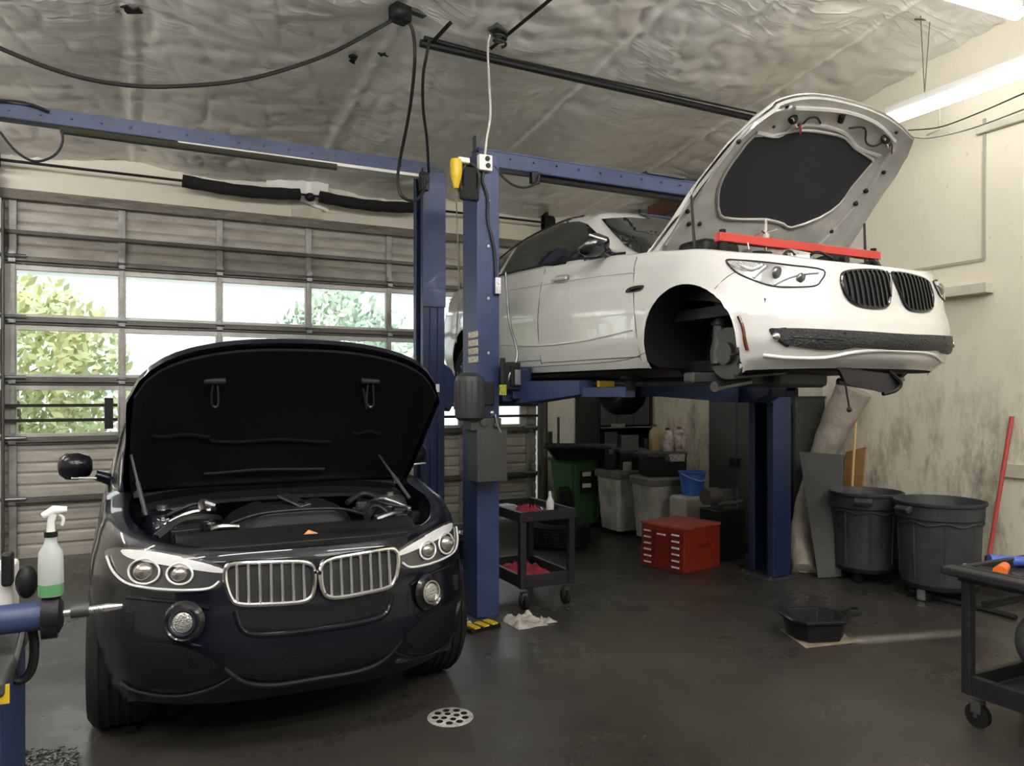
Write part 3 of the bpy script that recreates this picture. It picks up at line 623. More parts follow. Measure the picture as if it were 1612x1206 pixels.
# ================================================================ CAR BUILDERS
class Body:
    """lower body shell as rings over a rounded plan; local x = lateral, y = back from the nose, z = up from the ground"""
    def __init__(s, c, half, length, front, nfr, afr, zt, zb, wf, arches, gut, ycowl, rr=.6, flare=.018, nz=26):
        s.c = Vector(c); s.half = half; s.L = length; s.arches = arches; s.zt = zt; s.zb = zb
        NF, NS, NR = 34, 120, 16; s.rows = []
        def plan(v, inset=0):
            Wd = half * interp(v, wf); yf = interp(v, front); yr = length - interp(v, [(0, .08), (.3, .0), (.6, .04), (1, .16)]); P = []
            for i in range(NF):
                q = (i / (NF - 1)) * math.pi / 2; P.append((Wd * math.sin(q) ** (2 / nfr), yf + afr * (1 - math.cos(q) ** (2 / nfr))))
            y0 = yf + afr; y1 = yr - rr
            for i in range(1, NS): P.append((Wd, y0 + (y1 - y0) * i / NS))
            for i in range(NR):
                q = (i / (NR - 1)) * math.pi / 2; P.append((Wd * math.cos(q) ** (2 / 2.6), y1 + rr * math.sin(q) ** (2 / 2.6)))
            # taper of the cabin end and the arch flares
            out = []
            for x, y in P:
                k = 1 - .035 * max(0, (y - length * .7) / (length * .3)) ** 2 - .012 * max(0, (1.1 - y) / 1.1)
                out.append((x * k, y))
            return out
        def shrink(P, d, xmin=0):
            n = len(P); out = []
            for i, (x, y) in enumerate(P):
                a = P[max(i - 1, 0)]; b = P[min(i + 1, n - 1)]
                if i == 0: t = (1, 0)
                elif i == n - 1: t = (-1, 0)
                else: t = (b[0] - a[0], b[1] - a[1])
                l = math.hypot(*t) or 1; dd = d(y) if callable(d) else d
                out.append((max(0, x - t[1] / l * dd) if i not in (0, n - 1) else 0, y + t[0] / l * dd))
            return out
        for j in range(nz + 1):
            v = j / nz; r = []
            for x, y in plan(v):
                z = zb(y) + v * (zt(y) - zb(y))
                for ya, za, ra in arches:
                    dd = math.hypot(y - ya, z - za)
                    if x > .5 and dd < ra + .12: x += flare * max(0, 1 - abs(dd - ra) / .12)
                r.append((x, y, z))
            s.rows.append(r)
        top = plan(1)
        s.nskin = len(s.rows)
        for d, dz in ((.3, .012), (.65, .016)):
            s.rows.append([(x, y, zt(y0) + dz) for (x, y), (_, y0) in zip(shrink(top, lambda y, d=d: gut(y) * d), top)])
        gl = shrink(top, lambda y: gut(y)); s.rows.append([(x, y, zt(y0) + .014) for (x, y), (_, y0) in zip(gl, top)])
        s.gl = [(x, y, zt(y0) + .014) for (x, y), (_, y0) in zip(gl, top)]
        gl2 = shrink(top, lambda y: gut(y) + .015); s.rows.append([(x, y, zt(y0) - .10) for (x, y), (_, y0) in zip(gl2, top)])
        s.ycowl = ycowl
        n = len(s.rows[0]); V = []; s.idx = {}
        full = []
        for r in s.rows:
            full.append([(x, y, z) for x, y, z in r] + [(-x, y, z) for x, y, z in r[-2:0:-1]])
        mb = MB().grid(full, wrap=True)
        # arch openings
        F2 = []; Vv = [list(v) for v in mb.v]
        def inside(v):
            for ya, za, ra in arches:
                if abs(v[0]) > half * .6 and math.hypot(v[1] - ya, v[2] - za) < ra: return (ya, za, ra)
            return None
        ins = [inside(v) for v in Vv]; move = set()
        for f in mb.f:
            k = [i for i in f if ins[i]]
            if len(k) == len(f): continue
            F2.append(f); move.update(k)
        for i in move:
            ya, za, ra = ins[i]; v = Vv[i]; dy, dz = v[1] - ya, v[2] - za; l = math.hypot(dy, dz) or 1
            v[1] = ya + dy / l * ra; v[2] = za + dz / l * ra
        # deck behind the cowl
        g = [p for p in s.gl if p[1] > ycowl]; V0 = len(Vv)
        for p in g: Vv.append([p[0], p[1], p[2]]); Vv.append([-p[0], p[1], p[2]])
        for i in range(len(g) - 1): F2.append((V0 + 2 * i, V0 + 2 * i + 1, V0 + 2 * i + 3, V0 + 2 * i + 2))
        s.mb = MB(); s.mb.v = [tuple(Vector(v) + s.c) for v in Vv]; s.mb.f = F2
        s.bvh = BVHTree.FromPolygons([Vector(v) for v in s.mb.v], s.mb.f)
    def half_width(s, v, y):
        return None
def cabin(c, st, nphi=22):
    """greenhouse: st = list of (y, zbase, wbase, height, wtop)"""
    c = Vector(c); ys = [q[0] for q in st]; y = ys[0]; rows = []
    def at(y, k): return interp(y, [(q[0], q[k]) for q in st])
    N = 70
    for i in range(N + 1):
        y = ys[0] + (ys[-1] - ys[0]) * i / N
        zb, wb, H, wt = (at(y, k) for k in (1, 2, 3, 4))
        prof = catmull([(wb, 0, 0), (wb - (wb - wt) * .33, 0, .34 * H), (wb - (wb - wt) * .75, 0, .72 * H), (wt - .02, 0, .89 * H), (wt - .11, 0, .965 * H), (wt * .5, 0, .995 * H), (0, 0, H)], 4)
        r = [(p.x, y, zb + p.z) for p in prof]
        rows.append([Vector(p) + c for p in r] + [Vector((-p[0], p[1], p[2])) + c for p in r[-2::-1]])
    mb = MB().grid(rows)
    return mb, BVHTree.FromPolygons([Vector(v) for v in mb.v], mb.f)
def merge_bvh(*mbs):
    V = []; Fc = []
    for m in mbs:
        o = len(V); V += [Vector(v) for v in m.v]; Fc += [tuple(i + o for i in f) for f in m.f]
    return BVHTree.FromPolygons(V, Fc)
def smooth2(pts, n=5, closed=True): return [(p.x, p.y) for p in catmull([(a, b, 0) for a, b in pts], n, closed)]
def cut2d(poly, cell):
    bm = bmesh.new(); vs = [bm.verts.new((a, b, 0)) for a, b in poly]; bm.faces.new(vs)
    bmesh.ops.triangulate(bm, faces=bm.faces[:])
    xs = [p[0] for p in poly]; ys = [p[1] for p in poly]
    for ax, lo, hi in ((0, min(xs), max(xs)), (1, min(ys), max(ys))):
        k = lo + cell
        while k < hi:
            co = (k, 0, 0) if ax == 0 else (0, k, 0); no = (1, 0, 0) if ax == 0 else (0, 1, 0)
            bmesh.ops.bisect_plane(bm, geom=bm.verts[:] + bm.edges[:] + bm.faces[:], plane_co=co, plane_no=no, dist=1e-6); k += cell
    bmesh.ops.remove_doubles(bm, verts=bm.verts, dist=cell * .02)
    bm.verts.index_update()
    V = [(v.co.x, v.co.y) for v in bm.verts]; Fc = [tuple(v.index for v in f.verts) for f in bm.faces]; bm.free(); return V, Fc
class Proj:
    """projects 2D outlines on a shell: mode px (photo pixels), front (x, z) or side (y, z) in car coordinates"""
    def __init__(s, bvh, c): s.bvh = bvh; s.c = Vector(c)
    def ray(s, a, b, mode):
        if mode == 'px': return CAM.copy(), ray(a, b).normalized()
        if mode == 'front': return s.c + Vector((a, -3, b)), Vector((0, 1, 0))
        if mode == 'side': return s.c + Vector((-4, a, b)), Vector((1, 0, 0))
        if mode == 'top': return s.c + Vector((a, b, 4)), Vector((0, 0, -1))
    def hit(s, a, b, mode, off=0, tg=None):
        o, d = s.ray(a, b, mode); h = s.bvh.ray_cast(o, d)
        if h[0] is None:
            if tg is None: return None
            h = s.bvh.find_nearest(o + d * tg)
            if h[0] is None: return None
        n = h[1] if h[1].dot(d) < 0 else -h[1]
        return h[0] + n * off, n, (h[0] - o).length
    def pts(s, P, mode, off=0):
        hs = [s.hit(a, b, mode, off) for a, b in P]; ts = [h[2] for h in hs if h]; tg = sum(ts) / len(ts) if ts else 4.2
        return [(h or s.hit(a, b, mode, off, tg))[0] for h, (a, b) in zip(hs, P)]
    def patch(s, poly, mode, cell, off=.003, thick=.012, mirror=False):
        V, Fc = cut2d(poly, cell); hs = [s.hit(a, b, mode) for a, b in V]; ts = [h[2] for h in hs if h]; tg = sum(ts) / len(ts) if ts else 4.2
        hs = [h or s.hit(a, b, mode, 0, tg) for h, (a, b) in zip(hs, V)]
        n = len(V); T = [h[0] + h[1] * off for h in hs]; B = [h[0] + h[1] * (off - thick) for h in hs]
        ec = {}
        for f in Fc:
            for a, b in zip(f, f[1:] + f[:1]): ec[(a, b)] = ec.get((a, b), 0) + 1
        rim = [(a, b, b + n, a + n) for (a, b) in ec if (b, a) not in ec]
        m = MB().add(T + B, Fc + [tuple(i + n for i in f[::-1]) for f in Fc] + rim)
        return m
    def mir(s, P): return [Vector((2 * s.c.x - p[0], p[1], p[2])) for p in P]
def mirrored(mb, cx):
    m = MB(); m.v = [(2 * cx - x, y, z) for x, y, z in mb.v]; m.f = [tuple(f[::-1]) for f in mb.f]; return m
def hood_panel(c, yh, zh, ang, outline, crown, thick=.028, nt=26, ns=30):
    """outline: list of (t 0..1 from the hinge, half width, y along); returns outer/inner shell MB, point map and inner BVH"""
    c = Vector(c); R = Matrix.Rotation(ang, 4, 'X')
    hwf = [(t, w) for t, w, l in outline]; 
    def pt(t, s_, dz=0):
        hw = interp(t, hwf); x = hw * s_
        le = interp(t, [(t_, l) for t_, w, l in outline])
        bow = outline_bow(abs(x)) * t
        y = -(le - bow)
        z = crown(x, t) + dz
        p = R.inverted() @ Vector((0, y, z)) if False else Vector((0, y * math.cos(ang) - 0, 0))
        # rotate about the hinge: forward (-y) lifts up
        yy = y * math.cos(ang) + z * math.sin(ang); zz = -y * math.sin(ang) + z * math.cos(ang)
        return c + Vector((x, yh + yy, zh + zz))
    return pt
def tyre_wheel(t, cx, cy, cz, R, wd, side, rim_r, spokes=10, mrim=None, name='wheel'):
    """side -1: outer face towards -x"""
    M = Matrix.Translation((cx, cy, cz)) @ Matrix.Rotation(math.pi / 2 * side, 4, 'Y')
    h = wd / 2; w = MB()
    prof = [(rim_r - .01, -h + .01), (rim_r + .01, -h), (R - .05, -h - .004), (R - .015, -h + .02), (R, -h + .05)]
    tread = []
    for k in range(5):
        z = -h + .05 + (wd - .10) * k / 4
        if k: tread += [(R - .009, z - .006), (R - .009, z + .001)]
        tread += [(R, z + .003)]
    prof += tread + [(R - .015, h - .02), (R - .05, h + .004), (rim_r + .01, h), (rim_r - .01, h - .01)]
    w.lathe(prof, 48, M)
    o = w.build(name, M_rub, t)
    r = MB().lathe([(rim_r, -h + .01), (rim_r - .02, -h + .05), (rim_r - .03, h - .05), (rim_r - .015, h - .02), (rim_r, h), (rim_r + .006, h + .002)], 40, M)
    for k in range(spokes):
        a = 2 * math.pi * k / spokes
        for e in (-.09, .09):
            p0 = M @ Vector((.05 * math.cos(a), .05 * math.sin(a), h - .04)); p1 = M @ Vector(((rim_r - .01) * math.cos(a + e), (rim_r - .01) * math.sin(a + e), h - .015))
            r.tube([p0, p1], [.014, .010], 6)
    r.cyl(M @ Vector((0, 0, h - .08)), M @ Vector((0, 0, h - .02)), .06, n=20)
    r.build('rim', mrim or M_sat, o)
    MB().cyl(M @ Vector((0, 0, -h * .2)), M @ Vector((0, 0, h - .09)), rim_r * .8, n=30).build('brake_disc', M_steel, o)
    return o
def band(P0, P1): return MB().grid([P0, P1])

def side_x(PJ_, y, z, default):
    h = PJ_.hit(y, max(z, .30), 'side')
    return abs(h[0].x - PJ_.c.x) if h and abs(h[0].x - PJ_.c.x) > .5 * default else default * .9
# ================================================================ BLACK SUV
BC = (.742, 3.46, 0.0)
def zt_b(y): return interp(y, [(0, .935), (.15, .955), (.35, .985), (.8, 1.055), (1.25, 1.115), (1.7, 1.15), (3, 1.19), (4.2, 1.21), (4.9, 1.15)])
def zb_b(y): return interp(y, [(0, .27), (.5, .25), (1.2, .26), (4.2, .28), (4.9, .42)])
AR_B = [(.86, .375, .415), (3.80, .375, .415)]
bb = Body(BC, .955, 4.88, [(0, .13), (.12, .05), (.22, .02), (.40, .0), (.62, .02), (.70, .035), (.95, .06), (1, .09)], 2.7, .92, zt_b, zb_b,
          [(0, .93), (.12, .965), (.45, 1.0), (.75, .99), (.9, .965), (1, .93)], AR_B, lambda y: interp(y, [(0, .022), (.2, .03), (.45, .085), (1.2, .12), (1.5, .06), (4.9, .06)]), 1.22, flare=.010)
suv = thing('suv', 'black four-wheel-drive car with its hood up, facing the camera at the garage door', 'car', (BC[0], BC[1] + 2.4, 0))
bb.mb.build('body_shell', M_bpaint, suv, ang=50, fixn=False)
PJ = Proj(bb.bvh, BC)
bx, by, bz = BC
def L3(x, y, z): return Vector((bx + x, by + y, bz + z))
# cabin
cb_mb, cb_bvh = cabin(BC, [(1.18, 1.11, .84, .02, .82), (1.5, 1.14, .875, .22, .82), (2.0, 1.165, .89, .50, .76), (2.35, 1.175, .895, .575, .72), (3.2, 1.19, .895, .585, .70), (4.1, 1.20, .87, .52, .68), (4.55, 1.19, .80, .30, .62), (4.75, 1.17, .76, .03, .62)])
cb_mb.build('cabin', M_bpaint, suv, ang=40)
PC_ = Proj(cb_bvh, BC)
wsh = PC_.patch(smooth2([(-.72, 1.17), (-.66, 1.45), (-.58, 1.66), (0, 1.71), (.58, 1.66), (.66, 1.45), (.72, 1.17), (0, 1.14)], 4), 'front', .09, .004, .008); wsh.build('windshield', M_glassd, suv)
for s in (0, 1):
    for nm, poly in (('front_side_window', [(1.52, 1.20), (1.98, 1.49), (2.42, 1.62), (2.62, 1.64), (2.62, 1.22)]), ('rear_side_window', [(2.72, 1.22), (2.72, 1.645), (3.5, 1.64), (3.5, 1.235)]), ('quarter_window', [(3.6, 1.24), (3.6, 1.635), (4.1, 1.58), (4.38, 1.30)])):
        w = PC_.patch(poly, 'side', .12, .004, .008)
        if s: w = mirrored(w, bx)
        w.build(nm, M_glassd, suv)
    tr = PC_.pts([(1.45, 1.175), (1.8, 1.40), (2.2, 1.60), (2.7, 1.675), (3.5, 1.665), (4.1, 1.61)], 'side', .006)
    tr = tr if not s else PC_.mir(tr)
    MB().tube(catmull(tr, 5), .008, 6).build('window_trim', M_chr, suv)
    rr_ = [L3((-.60 if not s else .60), 2.3, 1.76), L3((-.60 if not s else .60), 3.2, 1.79), L3((-.58 if not s else .58), 4.2, 1.74)]
    MB().tube(catmull(rr_, 8), .016, 8).build('roof_rail', M_sat, suv)
# mirrors
for s in (-1, 1):
    m = MB(); cxm = 1.0 if s > 0 else -1.05
    rings = []
    for k, (dx, w, h, dy) in enumerate([(-.075, .03, .03, 0), (-.06, .075, .060, 0), (.0, .105, .082, .0), (.06, .10, .078, .01), (.095, .06, .05, .02), (.105, .01, .01, .02)]):
        rings.append([L3(cxm + s * dx, 1.62 + dy + w * .75 * math.cos(a), 1.235 + h * math.sin(a)) for a in [2 * math.pi * i / 20 for i in range(20)]])
    m.ring(rings, True); m.tube([L3(s * .86, 1.64, 1.14), L3(s * .96, 1.63, 1.18)], [.04, .03], 8)
    mo = m.build('mirror', M_bpaint, suv, ang=60)
    MB().tube([L3(s * .95, 1.56, 1.165), L3(s * 1.08, 1.58, 1.17)], .008, 6).build('mirror_trim', M_chr, mo)
# wheels
for sx in (-1, 1):
    for yy in (.86, 3.80):
        tyre_wheel(suv, bx + sx * .815, by + yy, .375, .375, .27, sx, .25)
        # dark inner arch
        P = []
        for a in [math.pi * (k / 24) - .15 * (1 - 2 * k / 24) for k in range(25)]:
            xo = side_x(PJ, yy - .43 * math.cos(a), .375 + .43 * math.sin(a), .95) - .008; P.append([L3(sx * xx, yy - .418 * math.cos(a), .375 + .418 * math.sin(a)) for xx in (xo, .6, .45)])
        P2 = MB().grid(P); P2.build('wheel_arch_liner', M_blk, suv)
        MB().grid([[L3(sx * .45, yy - .43 * math.cos(a) * q, .375 + .43 * math.sin(a) * q) for q in (0, 1)] for a in [math.pi * k / 16 for k in range(17)]]).build('arch_inner_panel', M_blk, suv)
# underside
MB().box(bx - .78, bx + .78, by + .35, by + 4.6, .27, .34).build('underbody', M_blk, suv)
# side sills
# ----- headlights (photo outlines on the body surface, mirrored)
M_lens = mat('clear lens', (.9, .9, .9), .03, spec=.6, alpha=.10)
M_hlb = mat('headlight bowl', (.05, .05, .053), .25, metal=.3, coat=1)
HL = [(166, 868), (200, 862), (255, 868), (310, 878), (352, 893), (356, 905), (352, 918), (338, 928), (290, 933), (235, 929), (200, 918), (180, 898)]
def both(mb, name, m, parent, label=None):
    a = mb.build(name, m, parent, label=label); b = mirrored(mb, bx).build(name, m, parent, label=label); return a, b
h1 = PJ.patch(smooth2(HL, 4), 'px', 9, .004, .02)
HLo = both(h1, 'headlight', M_hlb, suv)
def tube_both(path, r, name, m, pars, off=.012, mode='px', P=PJ, closed=False, n=6, cx=None, sm=5):
    p = P.pts(path, mode, off); q = P.mir(p)
    for pp, par in zip((p, q), pars): MB().tube(catmull(pp, sm, closed), r, n, closed=closed).build(name, m, par)
M_drl = mat('light strip', (.75, .76, .78), .2, metal=.2, coat=.6)
lt = PJ.patch(smooth2([(196, 866), (255, 872), (345, 893), (350, 902), (300, 896), (240, 886), (205, 878)], 3), 'px', 8, .012, .008)
for mb_, par in ((lt, HLo[0]), (mirrored(lt, bx), HLo[1])): mb_.build('brow_reflector', M_drl, par)
tube_both([(172, 876), (182, 900), (203, 918), (240, 926), (290, 929), (330, 926), (346, 915)], .006, 'light_guide', M_drl, HLo)
for cxp, cyp, rp, tag_ in ((230, 900, 24, 'outer'), (285, 904, 20, 'inner')):
    ringp = [(cxp + rp * math.cos(a), cyp + rp * .80 * math.sin(a)) for a in [2 * math.pi * k / 14 for k in range(14)]]
    tube_both(ringp, .005, 'light_ring', M_drl, HLo, .014, closed=True, sm=3)
    c_ = PJ.pts([(cxp, cyp)], 'px', .006)[0]; c2_ = PJ.mir([c_])[0]; rw = rp * .62 * (c_ - CAM).length / F_PX
    for cc, par in ((c_, HLo[0]), (c2_, HLo[1])): MB().ball(cc, (rw, rw * .7, rw * .85), 18, 12).build('projector_lens', mat('projector glass', (.35, .32, .28), .06, metal=.7, coat=1), par)
# ----- kidney grilles
KL = [(358, 893), (372, 887), (420, 885), (470, 884), (488, 888), (494, 900), (494, 925), (487, 942), (468, 949), (420, 952), (380, 952), (366, 944), (357, 922), (355, 903)]
kp = PJ.pts(KL, 'px'); KF = [(p.x - bx, p.z) for p in kp]     # front-view outline of one kidney
kb = PJ.patch(smooth2(KF, 4), 'front', .03, .004, .02)
KLo = both(kb, 'kidney_grille', mat('painted grille void', (.006, .006, .007), .6), suv)  # flat black patch paints in the shaded depth behind the slats
tube_both(smooth2(KF, 3), .012, 'grille_surround', M_chr, KLo, .012, 'front', closed=True, sm=2, n=8)
kx0 = min(p[0] for p in KF); kx1 = max(p[0] for p in KF)
def span(poly, x):
    zs = []
    for (a, b), (c, d) in zip(poly, poly[1:] + poly[:1]):
        if (a - x) * (c - x) < 0: zs.append(b + (d - b) * (x - a) / (c - a))
    return (min(zs), max(zs)) if len(zs) > 1 else None
for k in range(1, 8):
    x = kx0 + (kx1 - kx0) * k / 8; z0, z1 = span(smooth2(KF, 4), x)
    P = PJ.pts([(x, z0 + (z1 - z0) * i / 8) for i in range(9)], 'front', .012); Q = PJ.mir(P)
    for pp, par in ((P, KLo[0]), (Q, KLo[1])):
        fin = MB()
        fin.grid([[p + Vector((-.006, .012, 0)), p + Vector((-.006, -.004, 0)), p + Vector((0, -.012, 0)), p + Vector((.006, -.004, 0)), p + Vector((.006, .012, 0))] for p in pp])
        fin.build('grille_slat', mat('silver slat', (.62, .61, .60), .3, metal=.8), par)
# round fog lights
M_fog = mat('fog reflector', (.7, .7, .7), .12, metal=.9, bump=.3, bscale=120)
fc = PJ.pts([(292, 978)], 'px', .008)[0]
for cc in (fc, PJ.mir([fc])[0]):
    sgn = -1 if cc.x < bx else 1
    nf = PJ.hit(292, 978, 'px')[1].copy(); nf.x *= -sgn; Mf = Matrix.Translation(cc + nf * .012) @ nf.to_track_quat('Z', 'Y').to_matrix().to_4x4()
    o = MB().lathe([(0, .014), (.022, .02), (.042, .014), (.048, -.01)], 28, Mf).build('fog_light', M_fog, suv)
    MB().lathe([(.046, 0), (.050, .018), (.058, .018), (.062, -.01)], 28, Mf).build('fog_light_ring', M_chr, o)
    MB().lathe([(.060, -.002), (.078, .01), (.09, -.004)], 28, Mf).build('fog_light_bezel', M_blkg, o)
# bumper features traced in the photo on the near side, turned to front view and mirrored
M_mesh = mat('black mesh', (.008, .008, .009), .6, spec=.15, bump=.35, bscale=160)
def fpoly(px): return [(p.x - bx, p.z) for p in PJ.pts(px, 'px')]
up = fpoly([(370, 958), (385, 955), (440, 957), (502, 957)])
lo = fpoly([(502, 985), (440, 990), (392, 992), (376, 975)])
def center_shape(tops, bots):
    t = sorted([(min(a, 0), b) for a, b in tops]); b_ = sorted([(min(a, 0), b) for a, b in bots])
    t = [q for q in t if q[0] < -.01] + [(0, t[-1][1])]; b_ = [q for q in b_ if q[0] < -.01] + [(0, b_[-1][1])]
    left = t; right = [(-a, b) for a, b in t[-2::-1]]; dn = [(-a, b) for a, b in b_]; dn2 = [(a, b) for a, b in b_[-2::-1]]
    return left + right + dn + dn2
cs = center_shape(fpoly([(366, 965), (385, 958), (440, 960), (500, 961)]), fpoly([(372, 980), (392, 991), (440, 990), (500, 986)]))
PJ.patch(cs, 'front', .05, .004, .015).build('upper_bumper_mesh', M_mesh, suv)
def lipline(px, r, nm, m, off=.006):
    p = fpoly(px); p = [q for q in sorted(p) if q[0] < -.02]; full = p + [(0, p[-1][1])] + [(-a, b) for a, b in p[::-1]]
    MB().tube(catmull(PJ.pts(full, 'front', off), 4), r, 8).build(nm, m, suv)
lipline([(370, 962), (380, 990), (402, 1000), (450, 998), (500, 993)], .012, 'bumper_crease', M_bpaint, .004)
cs = center_shape(fpoly([(350, 1042), (380, 1036), (440, 1032), (500, 1024)]), fpoly([(372, 1064), (420, 1070), (460, 1066), (500, 1056)]))
PJ.patch(cs, 'front', .05, .004, .015).build('lower_bumper_mesh', M_mesh, suv)
lipline([(352, 1050), (385, 1072), (430, 1077), (500, 1066)], .014, 'lower_lip', M_bpaint)
bi = PJ.patch(smooth2(fpoly([(205, 1018), (235, 1012), (290, 1020), (335, 1040), (340, 1055), (300, 1080), (240, 1082), (205, 1074)]), 4), 'front', .04, .004, .012)
both(bi, 'brake_duct', M_mesh, suv)
tube_both(fpoly([(192, 1075), (225, 1088), (280, 1094), (335, 1082), (372, 1062)]), .010, 'splitter_edge', M_bpaint, (suv, suv), .006, 'front', n=8)
tube_both(fpoly([(200, 940), (240, 944), (295, 950), (330, 958)]), .010, 'bumper_shoulder', M_bpaint, (suv, suv), .0, 'front', n=8)
tube_both(fpoly([(262, 978), (268, 998), (290, 1012), (318, 1018)]), .008, 'fog_pod_edge', M_bpaint, (suv, suv), .002, 'front', n=8)
# parking sensor / badge between the kidneys
MB().cyl(L3(0, -.01, .845), L3(0, .06, .845), .009, n=12).build('parking_sensor', M_blkg, suv)
# ----- front top panel and engine bay
gl = [p for p in bb.gl if p[1] < 1.30]
tub = MB()
rows = []
for dz, q in ((-.05, 1.0), (-.22, .985), (-.30, .97)):
    rows.append([(bx - p[0] * q, by + p[1] * 1 + (.02 if p[1] < .5 else 0), p[2] + dz) for p in gl[::-1]] + [(bx + p[0] * q, by + p[1] + (.02 if p[1] < .5 else 0), p[2] + dz) for p in gl[1:]])
tub.grid(rows); tub.build('bay_side_wall', M_blk, suv)
MB().box(bx - .78, bx + .78, by + .25, by + 1.35, .62, .70).build('bay_floor', M_blk, suv)
MB().box(bx - .76, bx + .76, by + 1.27, by + 1.34, .66, 1.12).build('firewall', M_blk, suv)
# radiator cover following the nose curve
def strip_panel(y0f, y1f, zf, xs, th=.03):
    P = [[L3(x, y0f(x) + (y1f(x) - y0f(x)) * k / 8, zf(x, k / 8)) for k in range(9)] for x in xs]
    Q = [[p - Vector((0, 0, th)) for p in r] for r in P]; return MB().sheet(P, Q)
def nose_y(x, g=bb.gl):
    for (a, b) in zip(g, g[1:]):
        if a[0] <= abs(x) <= b[0]: return a[1] + (b[1] - a[1]) * (abs(x) - a[0]) / max(1e-6, b[0] - a[0])
    return g[0][1]
xs = [-.58 + 1.16 * i / 30 for i in range(31)]
strip_panel(lambda x: nose_y(x) - .03, lambda x: nose_y(x) + .24 - .06 * abs(x), lambda x, k: .958 + .03 * k + .012 * math.sin(k * 9) + .02 * (1 - (x / .6) ** 2), xs).build('radiator_cover', M_blk, suv, bevel=.004)
q = L3(-.02, nose_y(0) + .10, 1.0)
MB().prism([(-.032, -.02), (.032, -.02), (0, .035)], 0, .002, Matrix.Translation(L3(0.0, nose_y(0) + .09, .993)) @ Matrix.Rotation(.18, 4, 'X')).build('warning_triangle', mat('orange sticker', (.75, .33, .16), .5), suv, label='small orange triangle sticker')
# engine cover
ec = []
for i in range(21):
    v = i / 20; y = .46 + .62 * v; hw = interp(v, [(0, .28), (.2, .34), (.6, .38), (1, .34)]); r = []
    for j in range(25):
        u = -1 + 2 * j / 24; x = hw * u
        z = .98 + .095 * (1 - abs(u) ** 3.5) * math.sin(math.pi * min(1, .25 + .75 * v)) ** .5 + .02 * max(0, 1 - abs(abs(u) - .45) / .1) * (.2 < v < .9) - .12 * abs(u) ** 8
        if v < .04 or v > .96: z -= .07
        r.append(L3(x, y, z))
    ec.append(r)
eng = MB().sheet(ec, [[p - Vector((0, 0, .05)) for p in r] for r in ec]).build('engine_cover', M_blk, suv)
T_ = Matrix.Translation(L3(.00, .62, 1.095)) @ Matrix.Rotation(.25, 4, 'X') @ Matrix.Rotation(.5, 4, 'Z')
MB().cbox((0, 0, 0), (.065, .20, .014), M=T_).build('engine_badge', M_sat, eng, bevel=.004)
MB().cyl(T_ @ Vector((0, -.06, .006)), T_ @ Vector((0, -.06, .010)), .02, n=20).build('engine_emblem', M_blkg, eng)
MB().tube(catmull([L3(-.33, .47, 1.02), L3(-.2, .45, 1.06), L3(0, .44, 1.07), L3(.2, .45, 1.06), L3(.33, .47, 1.02)], 6), .009, 8).build('cover_edge', M_blk, eng)
# clutter either side of the engine
rnd = random.Random(5)
for s in (-1, 1):
    MB().lathe([(0, .09), (.05, .09), (.09, .07), (.10, .03), (.12, 0), (.13, -.2)], 24, Matrix.Translation(L3(s * .62, .93, .96))).build('strut_tower', M_bpaint if s < 0 else M_dgrey, suv)
    MB().cyl(L3(s * .62, .93, 1.04), L3(s * .62, .93, 1.07), .03, n=12).build('strut_nut', M_sat, suv)
MB().cbox(L3(-.52, .58, .93), (.20, .22, .16), rz=.2).cbox(L3(-.52, .58, 1.015), (.16, .18, .02), rz=.2).build('air_box', M_blk, suv, bevel=.02)
MB().cbox(L3(.53, .60, .94), (.22, .26, .14), rz=-.25).cbox(L3(.56, .56, 1.02), (.08, .10, .03), rz=-.25).build('fuse_box', M_blk, suv, bevel=.02)
MB().cyl(L3(-.43, .46, .98), L3(-.43, .46, 1.03), .035, n=20).build('coolant_cap', M_blkg, suv)
MB().cyl(L3(.60, .44, .97), L3(.60, .44, 1.02), .032, n=20).build('washer_cap', M_blkg, suv)
for i, (pts, r, m) in enumerate([
    ([(-.66, .45, .98), (-.55, .55, 1.04), (-.42, .62, 1.03), (-.36, .75, 1.0)], .022, M_hose), ([(-.62, .7, 1.0), (-.5, .72, 1.05), (-.40, .70, 1.06)], .014, M_sat),
    ([(-.44, .66, 1.06), (-.44, .72, 1.10), (-.38, .72, 1.08)], .018, M_sat), ([(.36, .5, 1.0), (.45, .66, 1.04), (.52, .85, 1.02), (.45, 1.0, 1.02)], .020, M_hose),
    ([(.38, .62, 1.02), (.5, .74, 1.06), (.66, .70, 1.0)], .012, M_steel), ([(.34, .85, 1.03), (.46, .92, 1.07), (.56, .80, 1.03)], .016, M_hose),
    ([(-.36, 1.0, 1.02), (-.5, .9, 1.05), (-.7, .95, 1.02)], .016, M_hose), ([(.4, .46, .99), (.5, .48, 1.01), (.58, .52, .99)], .016, M_steel), ([(-.30, .42, 1.01), (-.38, .40, 1.02), (-.42, .44, 1.0)], .014, M_sat),
    ([(.42, .74, 1.02), (.44, .64, 1.06), (.50, .56, 1.05), (.6, .54, 1.03)], .008, M_hose), ([(.36, .58, 1.0), (.42, .54, 1.05), (.47, .5, 1.02)], .010, M_hose), ([(-.6, .82, 1.03), (-.48, .80, 1.08), (-.38, .86, 1.07)], .010, M_hose)]):
    MB().tube(catmull([L3(*p) for p in pts], 6), r, 8).build('engine_hose', m, suv)
for i in range(14):
    s = 1 if i % 3 else -1
    MB().cbox(L3(s * rnd.uniform(.40, .64), rnd.uniform(.42, 1.0), rnd.uniform(.97, 1.01)), (rnd.uniform(.03, .07), rnd.uniform(.03, .07), rnd.uniform(.03, .06)), rz=rnd.uniform(0, 3)).build('engine_fitting', rnd.choice([M_blk, M_steel, M_dgrey, M_blkg]), suv, bevel=.006)
